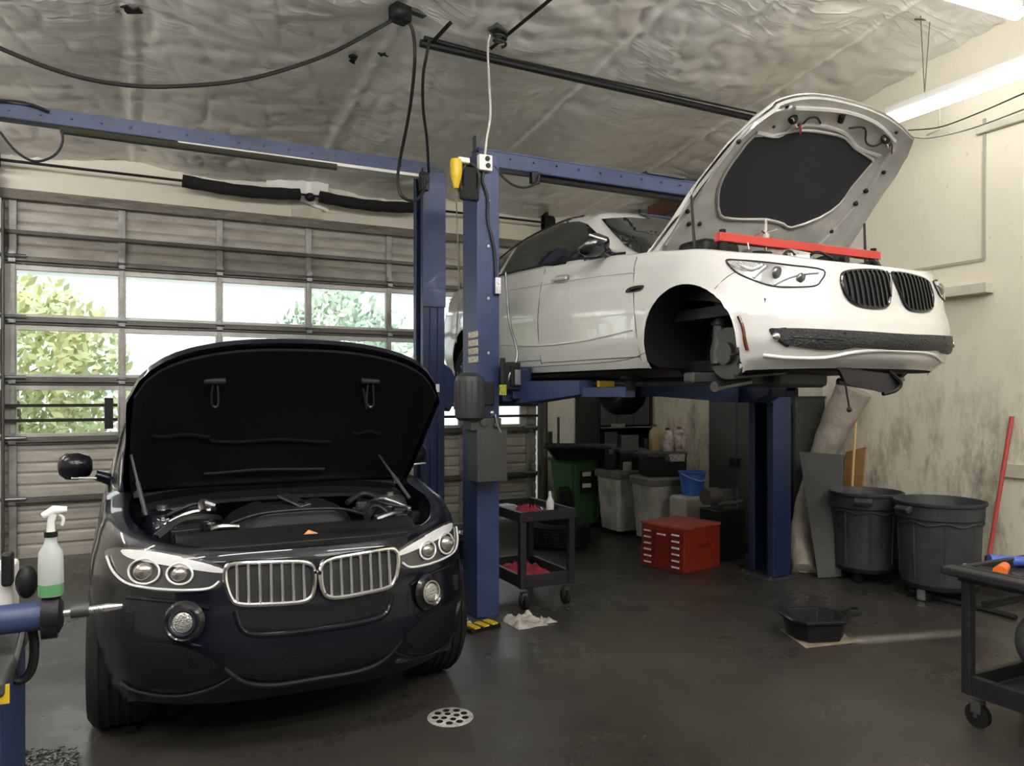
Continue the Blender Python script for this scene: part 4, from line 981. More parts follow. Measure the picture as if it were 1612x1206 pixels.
# cowl panels running across behind the engine
for k, (y, z, h) in enumerate([(1.02, 1.075, .03), (1.12, 1.10, .035), (1.22, 1.135, .03)]):
    P = [[L3(x, y + .09 * v - .05 * (x / .7) ** 2, z + h * v ** 2 - .05 * (abs(x) / .75) ** 3) for v in (0, .3, .6, 1)] for x in [-.72 + 1.44 * i / 30 for i in range(31)]]
    MB().sheet(P, [[p - Vector((0, 0, .02)) for p in r] for r in P]).build('cowl_panel', (M_blk, M_blkg, M_dgrey)[k % 3], suv)
MB().tube([L3(-.40, 1.16, 1.20), L3(-.1, 1.14, 1.215), L3(.28, 1.16, 1.20)], .010, 6).build('wiper_arm', M_blk, suv)
# ----- hood raised
HA_ = math.radians(41)
def fr(x): return nose_y(x) - .04
LEN = 1.24 - .04
def b_hood(dz, sc=1.0, yin=0.0):
    P = []
    for i in range(31):
        u = -1 + 2 * i / 30; r = []
        for j in range(25):
            v = j / 24; hw = interp(v, [(0, .80), (.3, .81), (.75, .80), (1, .785)]) * sc
            x = hw * u
            yl = (1.24 - nose_y(0) - .5 * (nose_y(min(abs(x), .80) * .985) - nose_y(0)) + .03 - yin) * v + .0
            if v == 0: yl = .0 + yin
            y = -yl
            z = .10 * (1 - (abs(x) / .79) ** 2.4) * (.45 + .55 * math.sin(min(1, v * 1.25) * math.pi * .5)) - .05 * v ** 3 + dz
            if abs(u) > .97: z -= .03
            yy = y * math.cos(HA_) - z * math.sin(HA_) * -1 * 0 + z * math.sin(HA_) ; zz = -y * math.sin(HA_) + z * math.cos(HA_)
            r.append(L3(x, 1.24 + yy, 1.135 + zz))
        P.append(r)
    return P
hp = b_hood(0.0); hq = b_hood(-.03)
hood = MB().sheet(hp, hq).build('hood', M_bpaint, suv, ang=50)
h_in = b_hood(-.034, .96, .035)
ins = MB().sheet(h_in, [[p + Vector((0, -.0, -.012)) for p in r] for r in h_in]); ins.build('hood_insulation', M_fab, hood)
hb_ = BVHTree.FromPolygons([Vector(v) for v in ins.v], ins.f); PH = Proj(hb_, BC)
for px in (338, 583):
    a = PH.hit(px, 598, 'px', .006)[0]
    MB().cbox(a, (.10, .02, .025), R=Matrix.Rotation(-.8, 4, 'X')).build('latch_plate', M_dgrey, hood, bevel=.004)
    P = PH.pts([(px - 4, 603), (px - 6, 622), (px - 5, 634), (px, 638), (px + 5, 634), (px + 5, 620), (px + 4, 603)], 'px', .012)
    MB().tube(catmull(P, 4), .0055, 6).build('striker_loop', M_sat, hood)
P = PH.pts([(572, 610), (575, 630), (577, 640)], 'px', .014); MB().tube(P, .006, 6).build('safety_hook', M_steel, hood)
for yy, x0, x1 in ((685, 240, 330), (693, 330, 520), (680, 555, 600)):
    P = PH.pts([(x0 + (x1 - x0) * k / 8, yy + 2 * math.sin(k)) for k in range(9)], 'px', .004); MB().tube(catmull(P, 3), .010, 6).build('insulation_crease', M_fab, hood)
P = PH.pts([(205, 745), (207, 730)], 'px', .01)
for s, px in ((1, 596), (-1, 205)):
    a = PH.hit(px, 715, 'px', .005)[0] if PH.hit(px, 715, 'px', .005) else L3(s * .66, 1.0, 1.35)
    bq = L3(s * .70, .80, 1.04)
    MB().cyl(a, a + (bq - a) * .5, .007, n=8).cyl(a + (bq - a) * .45, bq, .011, n=10).build('gas_strut', M_dgrey, suv)
for s in (-1, 1): MB().cbox(L3(s * .74, 1.22, 1.11), (.04, .10, .05)).build('hood_hinge', M_dgrey, suv, bevel=.004)
# ================================================================ WHITE CAR ON THE LIFT
WC = (3.515, 2.575, 1.575)
def zt_w(y): return interp(y, [(0, .725), (.1, .74), (.3, .79), (.7, .865), (1.1, .915), (1.5, .955), (2.5, 1.02), (3.4, 1.06), (4.2, 1.05), (4.8, .98)])
def zb_w(y): return interp(y, [(0, .215), (.5, .20), (1.1, .235), (3.9, .25), (4.8, .32)])
AR_W = [(.672, .340, .332), (3.62, .30, .365)]
wbd = Body(WC, .90, 4.75, [(0, .10), (.10, .03), (.25, .0), (.45, .015), (.6, .04), (.72, .05), (.9, .07), (1, .10)], 2.5, .78, zt_w, zb_w,
          [(0, .93), (.08, .96), (.25, .985), (.5, 1.0), (.72, .99), (.88, .965), (1, .92)], AR_W, lambda y: interp(y, [(0, .05), (.35, .08), (1.1, .12), (1.4, .08), (4.9, .08)]), 1.08, rr=.7, flare=.008)
wh = thing('car', 'white hatchback saloon with its hood up raised on the blue lift', 'car', (WC[0], WC[1] + 2.4, WC[2]))
wbd.mb.build('body_shell', M_wpaint, wh, ang=50, fixn=False)
PW = Proj(wbd.bvh, WC); wx, wy, wz = WC
def W3(x, y, z): return Vector((wx + x, wy + y, wz + z))
def zcol(y): return zt_w(y) - .0
st_w = [(1.02, .90, .74, .015, .73), (1.3, .93, .77, .16, .72), (1.9, .975, .81, .405, .64), (2.4, 1.0, .82, .455, .60), (3.0, 1.03, .82, .42, .585), (3.5, 1.045, .81, .33, .57), (4.0, 1.04, .79, .17, .56), (4.45, 1.02, .74, .02, .54)]
wcb, wcv = cabin(WC, st_w)
wcb.build('cabin', M_wpaint, wh, ang=40)
PWC = Proj(wcv, WC)
def both_w(mb, name, m, parent, label=None):
    pa, pb = parent if isinstance(parent, tuple) else (parent, parent)
    return mb.build(name, m, pa, label=label), mirrored(mb, wx).build(name, m, pb, label=label)
def tube_w(P, r, name, m, pars, sm=5, closed=False, n=6):
    for pp, par in zip((P, PW.mir(P)), pars): MB().tube(catmull(pp, sm, closed), r, n, closed=closed).build(name, m, par)
ws = PWC.patch([(-.34, .925), (-.32, 1.355), (0, 1.372), (.32, 1.355), (.34, .925), (0, .92)], 'front', .08, .013, .010)
nw = PWC.patch([(948, 347), (965, 366), (985, 386), (1003, 398), (1020, 403), (1045, 402), (1062, 400), (1066, 352), (1040, 349), (990, 345)], 'px', 7, .014, .012)
ws.add(nw.v, nw.f); nw = mirrored(nw, wx); ws.add(nw.v, nw.f)
ws.build('windshield', M_glassd, wh)
# side glass: traced on the greenhouse, mirrored
fw = PWC.patch([(975, 409), (958, 388), (938, 365), (925, 353), (912, 349), (897, 350), (872, 355), (853, 362), (850, 380), (852, 401), (853, 430), (900, 424)], 'px', 10, .004, .008)
both_w(fw, 'front_side_window', M_glassd, wh)
def sidep(mb_pts): return mb_pts
rw_ = PWC.patch([(2.28, 1.045), (2.28, 1.41), (2.6, 1.40), (3.0, 1.355), (3.1, 1.33), (3.1, 1.085)], 'side', .1, .004, .008)
both_w(rw_, 'rear_side_window', M_glassd, wh)
qw = PWC.patch([(3.18, 1.09), (3.18, 1.32), (3.5, 1.25), (3.8, 1.14), (3.72, 1.09)], 'side', .1, .004, .008); both_w(qw, 'quarter_window', M_glassd, wh)
tr = PWC.pts([(2.15, 1.385), (2.5, 1.42), (3.0, 1.38), (3.5, 1.275), (3.86, 1.14)], 'side', .004)
tube_w(tr, .007, 'window_trim', M_blk, (wh, wh))
tb = PWC.pts([(1.36, .965), (2.0, 1.02), (2.8, 1.06), (3.5, 1.08), (3.86, 1.09)], 'side', .006); tube_w(tb, .009, 'belt_trim', M_blk, (wh, wh))
# mirrors
for s in (-1, 1):
    m = MB(); rings = []
    for k, (dx, w, h) in enumerate([(-.10, .02, .02), (-.085, .065, .050), (-.02, .085, .075), (.05, .080, .072), (.095, .05, .045), (.11, .01, .01)]):
        rings.append([W3(s * (.93 + dx), 1.47 + w * .8 * math.cos(a), 1.045 + h * math.sin(a) - .01 * k) for a in [2 * math.pi * i / 20 for i in range(20)]])
    m.ring(rings, True); m.tube([W3(s * .76, 1.49, .96), W3(s * .88, 1.48, .99)], [.035, .025], 8)
    o = m.build('mirror', M_blkg, wh, ang=60)
    MB().tube([W3(s * .88, 1.402, 1.045), W3(s * 1.0, 1.415, 1.07)], .006, 6).build('mirror_indicator', M_white, o)
# seams (panel gaps) and handles
M_gap = mat('panel gap', (.05, .05, .05), .8)
def seam(pts, mode='side', r=.0028, nm='panel_gap'):
    P = PW.pts(pts, mode, .0005); tube_w(P, r, nm, M_gap, (wh, wh), n=5)
seam([(1.06, .28), (1.07, .45), (1.09, .65), (1.12, .82), (1.14, .90)]); seam([(1.06, .30), (1.6, .305), (2.2, .31), (2.28, .33), (2.27, .6), (2.26, .85), (2.28, 1.0)])
seam([(2.28, .33), (3.0, .34), (3.25, .38), (3.18, .6), (3.28, .8), (3.45, 1.0)]); seam([(.98, .325), (1.3, .285), (2.2, .285), (3.22, .29)], r=.002)
seam([(1125, 455), (1142, 438), (1158, 428)], 'px', .002, 'bumper_gap')
for y in (1.98, 3.05):
    a = PW.hit(y, .875 if y < 2 else .93, 'side', .018)[0]
    P = PW.pts([(y - .10, .872 + .03 * (y > 2)), (y - .05, .875 + .03 * (y > 2)), (y + .05, .882 + .03 * (y > 2)), (y + .10, .886 + .03 * (y > 2))], 'side', .022)
    tube_w(P, .011, 'door_handle', M_wpaint, (wh, wh), n=8)
    P = PW.patch(smooth2([(y - .09, .85 + .03 * (y > 2)), (y - .09, .90 + .03 * (y > 2)), (y + .08, .915 + .03 * (y > 2)), (y + .08, .865 + .03 * (y > 2))], 4), 'side', .05, .001, .003); both_w(P, 'handle_recess_shade', mat('painted recess shade', (.25, .25, .24), .5), wh)  # flat grey patch paints in the shade of the handle recess
# fender vent
P = PW.patch(smooth2([(986, 461), (988, 455), (997, 451), (1013, 449), (1012, 455), (1004, 459)], 3), 'px', 5, .004, .01); vb = both_w(P, 'fender_vent', M_blkg, wh)
P = PW.pts([(995, 457), (1009, 453)], 'px', .01); tube_w(P, .005, 'vent_badge', M_chr, vb, 2)
# character line
P = PW.pts([(1.1, .80), (1.6, .84), (2.4, .885), (3.3, .93), (4.0, .95)], 'side', .0005); tube_w(P, .004, 'body_crease', M_wpaint, (wh, wh))
P = PW.pts([(1.1, .46), (1.7, .43), (2.4, .44), (3.1, .50)], 'side', .0005); tube_w(P, .006, 'body_crease', M_wpaint, (wh, wh))
# arch lips and liners
for k, (ya, za, ra) in enumerate(AR_W):
    for s in (-1, 1):
        a0 = -.32 if k == 0 else -.10
        an = [math.pi * t / 30 * (1 - 2 * a0 / math.pi) + a0 for t in range(31)]
        L = MB().grid([[W3(s * xx, ya - (ra + .003) * math.cos(a), za + (ra + .003) * math.sin(a)) for xx in (side_x(PW, ya - (ra + .012) * math.cos(a), za + (ra + .012) * math.sin(a), .88) - .006, .70, .42)] for a in an]); L.build('wheel_arch_liner', M_blk, wh)
        MB().grid([[W3(s * .42, ya - (ra + .012) * math.cos(a) * q, za + (ra + .012) * math.sin(a) * q) for q in (0, .5, 1)] for a in an]).build('arch_inner_panel', M_blk, wh)
# front hubs (wheels off)
for s in (-1, 1):
    t_ = wh
    MB().cyl(W3(s * .66, .56, .30), W3(s * .63, .56, .30), .14, n=32).cyl(W3(s * .69, .56, .30), W3(s * .60, .56, .30), .06, n=20).build('brake_disc', M_dgrey, wh)
    MB().tube([W3(s * .66, .64, .24), W3(s * .60, .68, .52), W3(s * .55, .70, .66)], [.035, .04, .055], 12).build('suspension_strut', M_dgrey, wh)
    MB().tube(catmull([W3(s * (.60 + .05 * math.cos(k * .8)), .68 + .05 * math.sin(k * .8), .40 + .0085 * k) for k in range(30)], 2), .008, 6).build('coil_spring', M_blk, wh)
    MB().cbox(W3(s * .64, .44, .32), (.08, .09, .18)).build('brake_caliper', M_dgrey, wh, bevel=.015)
    MB().tube([W3(s * .70, .62, .12), W3(s * .35, .70, .16)], [.03, .02], 8).build('control_arm', M_steel, wh)
    MB().tube([W3(s * .68, .50, .17), W3(s * .35, .45, .20)], .012, 8).build('tie_rod', M_steel, wh)
    MB().tube(catmull([W3(s * .72, .48, .28), W3(s * .60, .40, .34), W3(s * .50, .45, .45)], 6), .008, 6).build('brake_hose', M_hose, wh)
for sx in (-1, 1):
    tyre_wheel(wh, wx + sx * .77, wy + 3.62, wz + .215, .335, .235, sx, .225, 7)
# underbody
ub = MB().box(wx - .74, wx + .74, wy + 1.05, wy + 3.2, wz + .225, wz + .30).box(wx - .56, wx + .56, wy + .22, wy + 1.1, wz + .20, wz + .28).box(wx - .56, wx + .56, wy + 3.2, wy + 4.4, wz + .25, wz + .33); ub.build('underbody', M_blk, wh, bevel=.02)
MB().cbox(W3(-.05, .85, .17), (.42, .5, .10)).build('engine_sump', M_dgrey, wh, bevel=.03)
MB().tube(catmull([W3(-.3, 1.1, .16), W3(-.15, 2.0, .17), W3(-.1, 3.0, .19), W3(-.3, 3.6, .22)], 6), .035, 10).build('exhaust_pipe', M_steel, wh)
MB().cbox(W3(-.45, .72, .17), (.7, .09, .06)).build('subframe', M_dgrey, wh, bevel=.015)
# headlights
WH = [(1143, 411), (1160, 410), (1200, 413), (1250, 419), (1296, 426), (1292, 442), (1283, 450), (1255, 452), (1220, 451), (1185, 441), (1158, 428)]
P = PW.patch(smooth2(WH, 4), 'px', 8, .003, .015); WHo = both_w(P, 'headlight', mat('light bowl', (.30, .30, .31), .2, metal=.6, coat=1), wh)
def tw(px, r, nm, m, pars, off=.008, closed=False, sm=5): tube_w(PW.pts(px, 'px', off), r, nm, m, pars, sm, closed)
tw(smooth2(WH, 2), .004, 'lens_edge', M_blk, WHo, .004, True, 2)
tw([(1168, 420), (1184, 425), (1200, 418)], .008, 'reflector_rib', M_drl, WHo); tw([(1218, 449), (1238, 439), (1262, 432), (1288, 430)], .006, 'light_guide', M_drl, WHo)
tw([(1186, 438), (1196, 428), (1206, 420)], .008, 'light_guide', M_drl, WHo)
for cxp, cyp, rp in ((1224, 430, 11), (1262, 438, 9)):
    c_ = PW.pts([(cxp, cyp)], 'px', .002)[0]; rw = rp * (c_ - CAM).length / F_PX
    for cc, par in zip((c_, PW.mir([c_])[0]), WHo): MB().ball(cc, (rw, rw * .35, rw * .9), 16, 10).build('projector_lens', mat('projector dark', (.08, .085, .09), .05, metal=.5, coat=1), par)
PP = PW.patch(smooth2([(1146, 412), (1175, 413), (1196, 417), (1184, 424), (1172, 427), (1158, 421)], 3), 'px', 6, .006, .006); both_w(PP, 'turn_reflector', mat('clear facets', (.62, .62, .6), .2, metal=.3, bump=1, bscale=120), (WHo[0], WHo[1]))
# kidneys
WK = [(1328, 440), (1333, 430), (1360, 427), (1390, 428), (1401, 433), (1403, 450), (1401, 475), (1394, 484), (1370, 484), (1348, 478), (1336, 466), (1330, 452)]
kf = [(p.x - wx, p.z - wz) for p in PW.pts(WK, 'px')]
mx_ = max(a for a, b in kf); kf = [(a - mx_ - .014, b) for a, b in kf]
P = PW.patch(smooth2(kf, 4), 'front', .03, .004, .015); WKo = both_w(P, 'kidney_grille', MATS['painted grille void'], wh)  # black patch on the surface, painted shade of the grille opening
P = PW.pts(smooth2(kf, 3), 'front', .006); tube_w(P, .009, 'grille_surround', M_chr if False else M_blkg, WKo, 2, True, 8)
x0_, x1_ = min(a for a, b in kf), max(a for a, b in kf)
for k in range(1, 10):
    x = x0_ + (x1_ - x0_) * k / 10; sp = span(smooth2(kf, 4), x)
    P = PW.pts([(x, sp[0] + (sp[1] - sp[0]) * i / 6) for i in range(7)], 'front', .010)
    for pp, par in zip((P, PW.mir(P)), WKo):
        MB().grid([[p + Vector((-.005, .01, 0)), p + Vector((-.004, -.008, 0)), p + Vector((.004, -.008, 0)), p + Vector((.005, .01, 0))] for p in pp]).build('grille_slat', M_blkg, par)
P = PW.pts([(1340, 470), (1350, 478), (1370, 483), (1390, 483)], 'px', .012)
# lower intake across the bumper
def wf(px): return [(p.x - wx, p.z - wz) for p in PW.pts(px, 'px')]
top = wf([(1218, 517), (1250, 517), (1300, 519), (1340, 521), (1400, 525)]); bot = wf([(1226, 535), (1245, 544), (1290, 550), (1325, 550), (1345, 546), (1400, 550)])
def cshape(tops, bots):
    t = [q for q in sorted(tops) if q[0] < -.03]; b_ = [q for q in sorted(bots) if q[0] < -.03]
    return t + [(0, t[-1][1])] + [(-a, b) for a, b in t[::-1]] + [(-a, b) for a, b in b_] + [(0, b_[-1][1])] + b_[::-1]
lip = wf([(1210, 522), (1214, 530)])
PW.patch(cshape(top, bot), 'front', .03, .009, .018).build('lower_intake', mat('intake black', (.014, .014, .015), .5, bump=.6, bscale=90), wh)
fgp = smooth2(wf([(1211, 518), (1225, 517), (1241, 518), (1242, 545), (1228, 540), (1216, 530)]), 3)
P = PW.patch(fgp, 'front', .03, .006, .01); WF = both_w(P, 'fog_light', M_glassd, wh)
c_ = PW.pts([(1222, 530)], 'px', .008)[0]
for cc, par in zip((c_, PW.mir([c_])[0]), WF): MB().ball(cc, .022, 14, 8).build('fog_bulb', M_chr, par)
for px, r in (([(1245, 531), (1290, 533), (1326, 535)], .004),): tube_w(PW.pts(px, 'px', .008), r, 'intake_bar', M_blk, (wh, wh))
for px in ([(1328, 523), (1330, 548)],): tube_w(PW.pts(px, 'px', .008), .006, 'intake_divider', M_blkg, (wh, wh))
full = [(-.70, .275), (-.6, .262), (-.45, .262), (-.33, .285), (-.2, .30)]
MB().tube(catmull(PW.pts(full + [(0, .302)] + [(-a, b) for a, b in full[::-1]], 'front', .002), 4), .010, 10).build('bumper_lip', M_wpaint, wh)
P = PW.pts([(.672 - .362 * math.cos(a), .34 + .362 * math.sin(a)) for a in [-.10 + .48 * k / 6 for k in range(7)]], 'side', .002); tube_w(P, .010, 'side_marker', mat('dark amber', (.10, .03, .01), .2, coat=1), (wh, wh))
P = [[W3(x, y, .965 + .02 * (y - 1.06) - .03 * (abs(x) / .7) ** 2) for y in (1.04, 1.12, 1.22, 1.30)] for x in [-.70 + 1.4 * i / 20 for i in range(21)]]
MB().sheet(P, [[p - Vector((0, 0, .02)) for p in r] for r in P]).build('cowl_panel', M_blk, wh)
MB().cyl(W3(.0, .0, .60), W3(.0, .1, .60), .008, n=10)
# ---- engine bay
glw = [p for p in wbd.gl if p[1] < 1.15]
rows = []
for dz, q in ((-.05, .995), (-.28, .985)):
    rows.append([(wx - p[0] * q, wy + p[1], wz + p[2] + dz) for p in glw[::-1]] + [(wx + p[0] * q, wy + p[1], wz + p[2] + dz) for p in glw[1:]])
MB().grid(rows).build('bay_side_wall', M_blk, wh)
MB().box(wx - .70, wx + .70, wy + .25, wy + 1.2, wz + .50, wz + .56).build('bay_floor', M_blk, wh)
MB().box(wx - .68, wx + .68, wy + 1.08, wy + 1.13, wz + .52, wz + .93).build('firewall', M_blk, wh)
def nose_w(x, g=wbd.gl):
    for (a, b) in zip(g, g[1:]):
        if a[0] <= abs(x) <= b[0]: return a[1] + (b[1] - a[1]) * (abs(x) - a[0]) / max(1e-6, b[0] - a[0])
    return g[0][1]
P = [[W3(x, nose_w(x) - .03 + .2 * k / 6, .735 + .06 * abs(x) + .02 * k / 6) for k in range(7)] for x in [-.5 + i / 24 for i in range(25)]]
MB().sheet(P, [[p - Vector((0, 0, .02)) for p in r] for r in P]).build('radiator_cover', M_wpaint, wh)
MB().cbox(W3(.0, .72, .74), (.42, .56, .20)).build('engine_cover', M_dgrey, wh, bevel=.04)
MB().cbox(W3(-.20, .56, .83), (.22, .16, .11), rz=.2).cbox(W3(-.26, .63, .87), (.09, .08, .06)).build('throttle_body', mat('cast aluminium', (.6, .6, .58), .35, metal=.8, bump=.5, bscale=60), wh, bevel=.02)
MB().cbox(W3(-.48, .92, .90), (.30, .24, .16), rz=.1).build('brake_fluid_box', M_blk, wh, bevel=.04)
MB().cbox(W3(.12, .50, .80), (.16, .12, .10), rz=.3).build('coolant_tank', mat('blue cap plastic', (.05, .08, .3), .4), wh, bevel=.02)
rnd = random.Random(11)
for i in range(22):
    x = rnd.uniform(-.5, .4); y = rnd.uniform(.42, .95); a = rnd.uniform(0, 6.28)
    P = [W3(x, y, .76), W3(x + .08 * math.cos(a), y + .08 * math.sin(a), .84 + rnd.uniform(-.02, .03)), W3(x + .16 * math.cos(a + .5), y + .16 * math.sin(a + .5), .83), W3(x + .2 * math.cos(a + .8), y + .2 * math.sin(a + .8), .82)]
    MB().tube(catmull(P, 5), rnd.choice([.008, .012, .018]), 7).build('engine_hose', rnd.choice([M_hose, M_hose, M_steel, M_blk]), wh)
for i in range(12): MB().cbox(W3(rnd.uniform(-.5, .45), rnd.uniform(.42, 1.0), rnd.uniform(.80, .86)), (rnd.uniform(.04, .10), rnd.uniform(.04, .10), rnd.uniform(.04, .08)), rz=rnd.uniform(0, 3)).build('engine_fitting', rnd.choice([M_blk, M_steel, M_dgrey, M_white]), wh, bevel=.008)
for s in (-1, 1): MB().lathe([(0, .06), (.05, .06), (.08, .04), (.10, 0), (.10, -.15)], 20, Matrix.Translation(W3(s * .58, .70, .84))).build('strut_tower', M_blk, wh)
# ---- hood, standing open
HW_ = math.radians(47)
HY, HZ_ = 1.12, .93
M_wframe = mat('white inner frame', (.50, .50, .47), .4, coat=.3, var=.25, vscale=6)
def w_hood(dz, sc=1.0, yin=0.0, vs=None):
    P = []
    for i in range(37):
        u = -1 + 2 * i / 36; r = []
        for j in range(29):
            v = j / 28; hw = interp(v, [(0, .80), (.12, .78), (.4, .75), (.8, .68), (.93, .625), (1, .56)]) * sc
            x = hw * u
            ln = (HY - .02 - .55 * (nose_w(min(abs(x), .72)) - nose_w(0)) - nose_w(0) * 0 - 2 * yin)
            y = -(ln * v + yin) - .05 * 0
            z = .075 * (1 - abs(u) ** 2.2) * (.5 + .5 * math.sin(min(1, v * 1.3) * math.pi * .5)) - .10 * v ** 3 + dz
            if abs(u) > .95: z -= .02
            yy = y * math.cos(HW_) + z * math.sin(HW_); zz = -y * math.sin(HW_) + z * math.cos(HW_)
            r.append(W3(x, HY + yy, HZ_ + zz))
        P.append(r)
    return P
hp = w_hood(0); hq = w_hood(-.012)
whood = MB().sheet(hp, hq).build('hood', M_wpaint, wh, ang=50)
hin = w_hood(-.014, .97, .012); hin2 = w_hood(-.034, .955, .018)
fr_mb = MB().sheet(hin, hin2); fro = fr_mb.build('inner_frame', M_wframe, whood, ang=50)
hv = BVHTree.FromPolygons([Vector(v) for v in fr_mb.v], fr_mb.f); PHW = Proj(hv, WC)
INS = [(1129, 318), (1131, 295), (1143, 268), (1163, 240), (1186, 213), (1215, 213), (1240, 207), (1262, 204), (1300, 208), (1330, 216), (1345, 232), (1373, 250), (1368, 262), (1340, 295), (1322, 320), (1290, 342), (1245, 358), (1232, 352), (1205, 345), (1170, 345), (1138, 342), (1131, 332)]
PHW.patch(INS, 'px', 12, .006, .006).build('hood_insulation', mat('charcoal felt', (.022, .022, .028), .8), whood)
def th(px, r, nm, m, off=.006, n=6, sm=4, closed=False): MB().tube(catmull(PHW.pts(px, 'px', off), sm, closed), r, n, closed=closed).build(nm, m, whood)
th(INS, .010, 'insulation_rim', M_wframe, .004, closed=True, sm=2)
th([(1048, 385), (1085, 330), (1135, 255), (1190, 190), (1245, 168)], .012, 'frame_rib', M_wframe, .002)
th([(1250, 170), (1330, 176), (1380, 195), (1408, 222)], .014, 'frame_rib', M_wframe, .002)
th([(1405, 235), (1365, 300), (1320, 355), (1290, 385)], .012, 'frame_rib', M_wframe, .002)
th([(1190, 208), (1225, 214), (1250, 198), (1290, 197), (1330, 210), (1350, 232), (1385, 245)], .012, 'frame_rib', M_wframe, .002)
for px, py, r in ((1239, 167, 3), (1218, 199, 2.5), (1163, 223, 4), (1391, 271, 3), (1411, 208, 2.5), (1082, 332, 4), (1084, 352, 4), (1101, 352, 3.5), (1363, 300, 4), (1347, 320, 4), (1309, 364, 3)):
    c_ = PHW.pts([(px, py)], 'px', .002)[0]; rr = r * (c_ - CAM).length / F_PX
    MB().ball(c_, (rr, rr, rr), 10, 6).build('frame_hole', M_blk, whood)
for px in ((1248, 186), (1394, 218)):
    c_ = PHW.pts([px], 'px', .0)[0]; MB().ball(c_, (.035, .02, .035), 14, 8).build('latch_pocket', M_blk, whood)
    P = PHW.pts([(px[0] - 4, px[1] - 4), (px[0] + 3, px[1] + 10), (px[0] + 9, px[1] + 2), (px[0] + 9, px[1] + 20)], 'px', .02); MB().tube(catmull(P, 4), .007, 6).build('hood_latch', M_chr, whood)
th([(1262, 193), (1272, 184), (1284, 183), (1290, 192)], .006, 'release_cable', M_hose, .012); th([(1335, 200), (1360, 200), (1362, 222), (1375, 228), (1392, 220)], .006, 'release_cable', M_hose, .012)
th([(1325, 180), (1322, 190)], .018, 'hood_striker', M_blk, .01)
for s in (-1, 1):
    MB().tube([W3(s * .70, .78, .88), W3(s * .71, .80, 1.22)], [.010, .007], 8).build('gas_strut', M_blk, wh)
    MB().cbox(W3(s * .74, 1.10, .93), (.03, .12, .06)).build('hood_hinge', M_sat, wh, bevel=.004)
# hanging undertray below the nose
q = onD(1368, 600, 3.95)
tr = thing('undertray', 'torn black plastic undertray hanging below the white car bumper', 'undertray', q)
def dq(px, py, zc=3.95): return onD(px, py, zc)
pan = [dq(1322, 583, 3.75), dq(1345, 583, 3.8), dq(1400, 588, 3.98), dq(1416, 602, 4.02), dq(1408, 613, 4.0), dq(1386, 618, 3.95), dq(1366, 612, 3.9), dq(1340, 607, 3.82), dq(1330, 600, 3.78)]
back = [p + Vector((.03, .05, .015)) for p in pan]
MB().ring([pan, back], True).build('tray_panel', mat('torn dark plastic', (.010, .009, .016), .4), tr)
MB().tube(catmull([dq(1398, 584, 3.98), dq(1417, 602, 4.0), dq(1410, 614, 4.0), dq(1390, 620, 3.97)], 6), .012, 6).build('tray_strut', M_blk, tr)
MB().tube(catmull([dq(1330, 600, 3.8), dq(1334, 625, 3.8), dq(1337, 642, 3.8)], 5), .005, 6).ball(dq(1337, 645, 3.8), .014, 10, 8).build('hanging_cable', M_blk, tr)
# support bar across the bay
sb = thing('engine_support_bar', 'red engine support bar laid across the open bay of the white car', 'support bar', (3.5, 3.22, 2.5))
MB().box(2.86, 4.16, 3.20, 3.25, 2.495, 2.545).build('bar', M_red, sb, bevel=.005)
for x in (2.90, 4.12):
    MB().cyl((x, 3.225, 2.43), (x, 3.225, 2.497), .035, .028, n=16).build('foot', M_rub, sb)
    MB().cyl((x, 3.225, 2.543), (x, 3.225, 2.565), .018, n=10).build('knob', M_rub, sb)
MB().tube([(3.22, 3.225, 2.36), (3.22, 3.225, 2.66)], .008, 8).tube([(3.16, 3.20, 2.585), (3.28, 3.25, 2.555)], .007, 6).tube([(3.16, 3.25, 2.56), (3.28, 3.20, 2.60)], .007, 6).cyl((3.22, 3.225, 2.545), (3.22, 3.225, 2.57), .02, n=8).build('hook_bolt', M_chr, sb)
MB().tube([(3.05, 3.19, 2.50), (3.06, 3.18, 2.40)], .005, 6).build('chain', M_sat, sb)
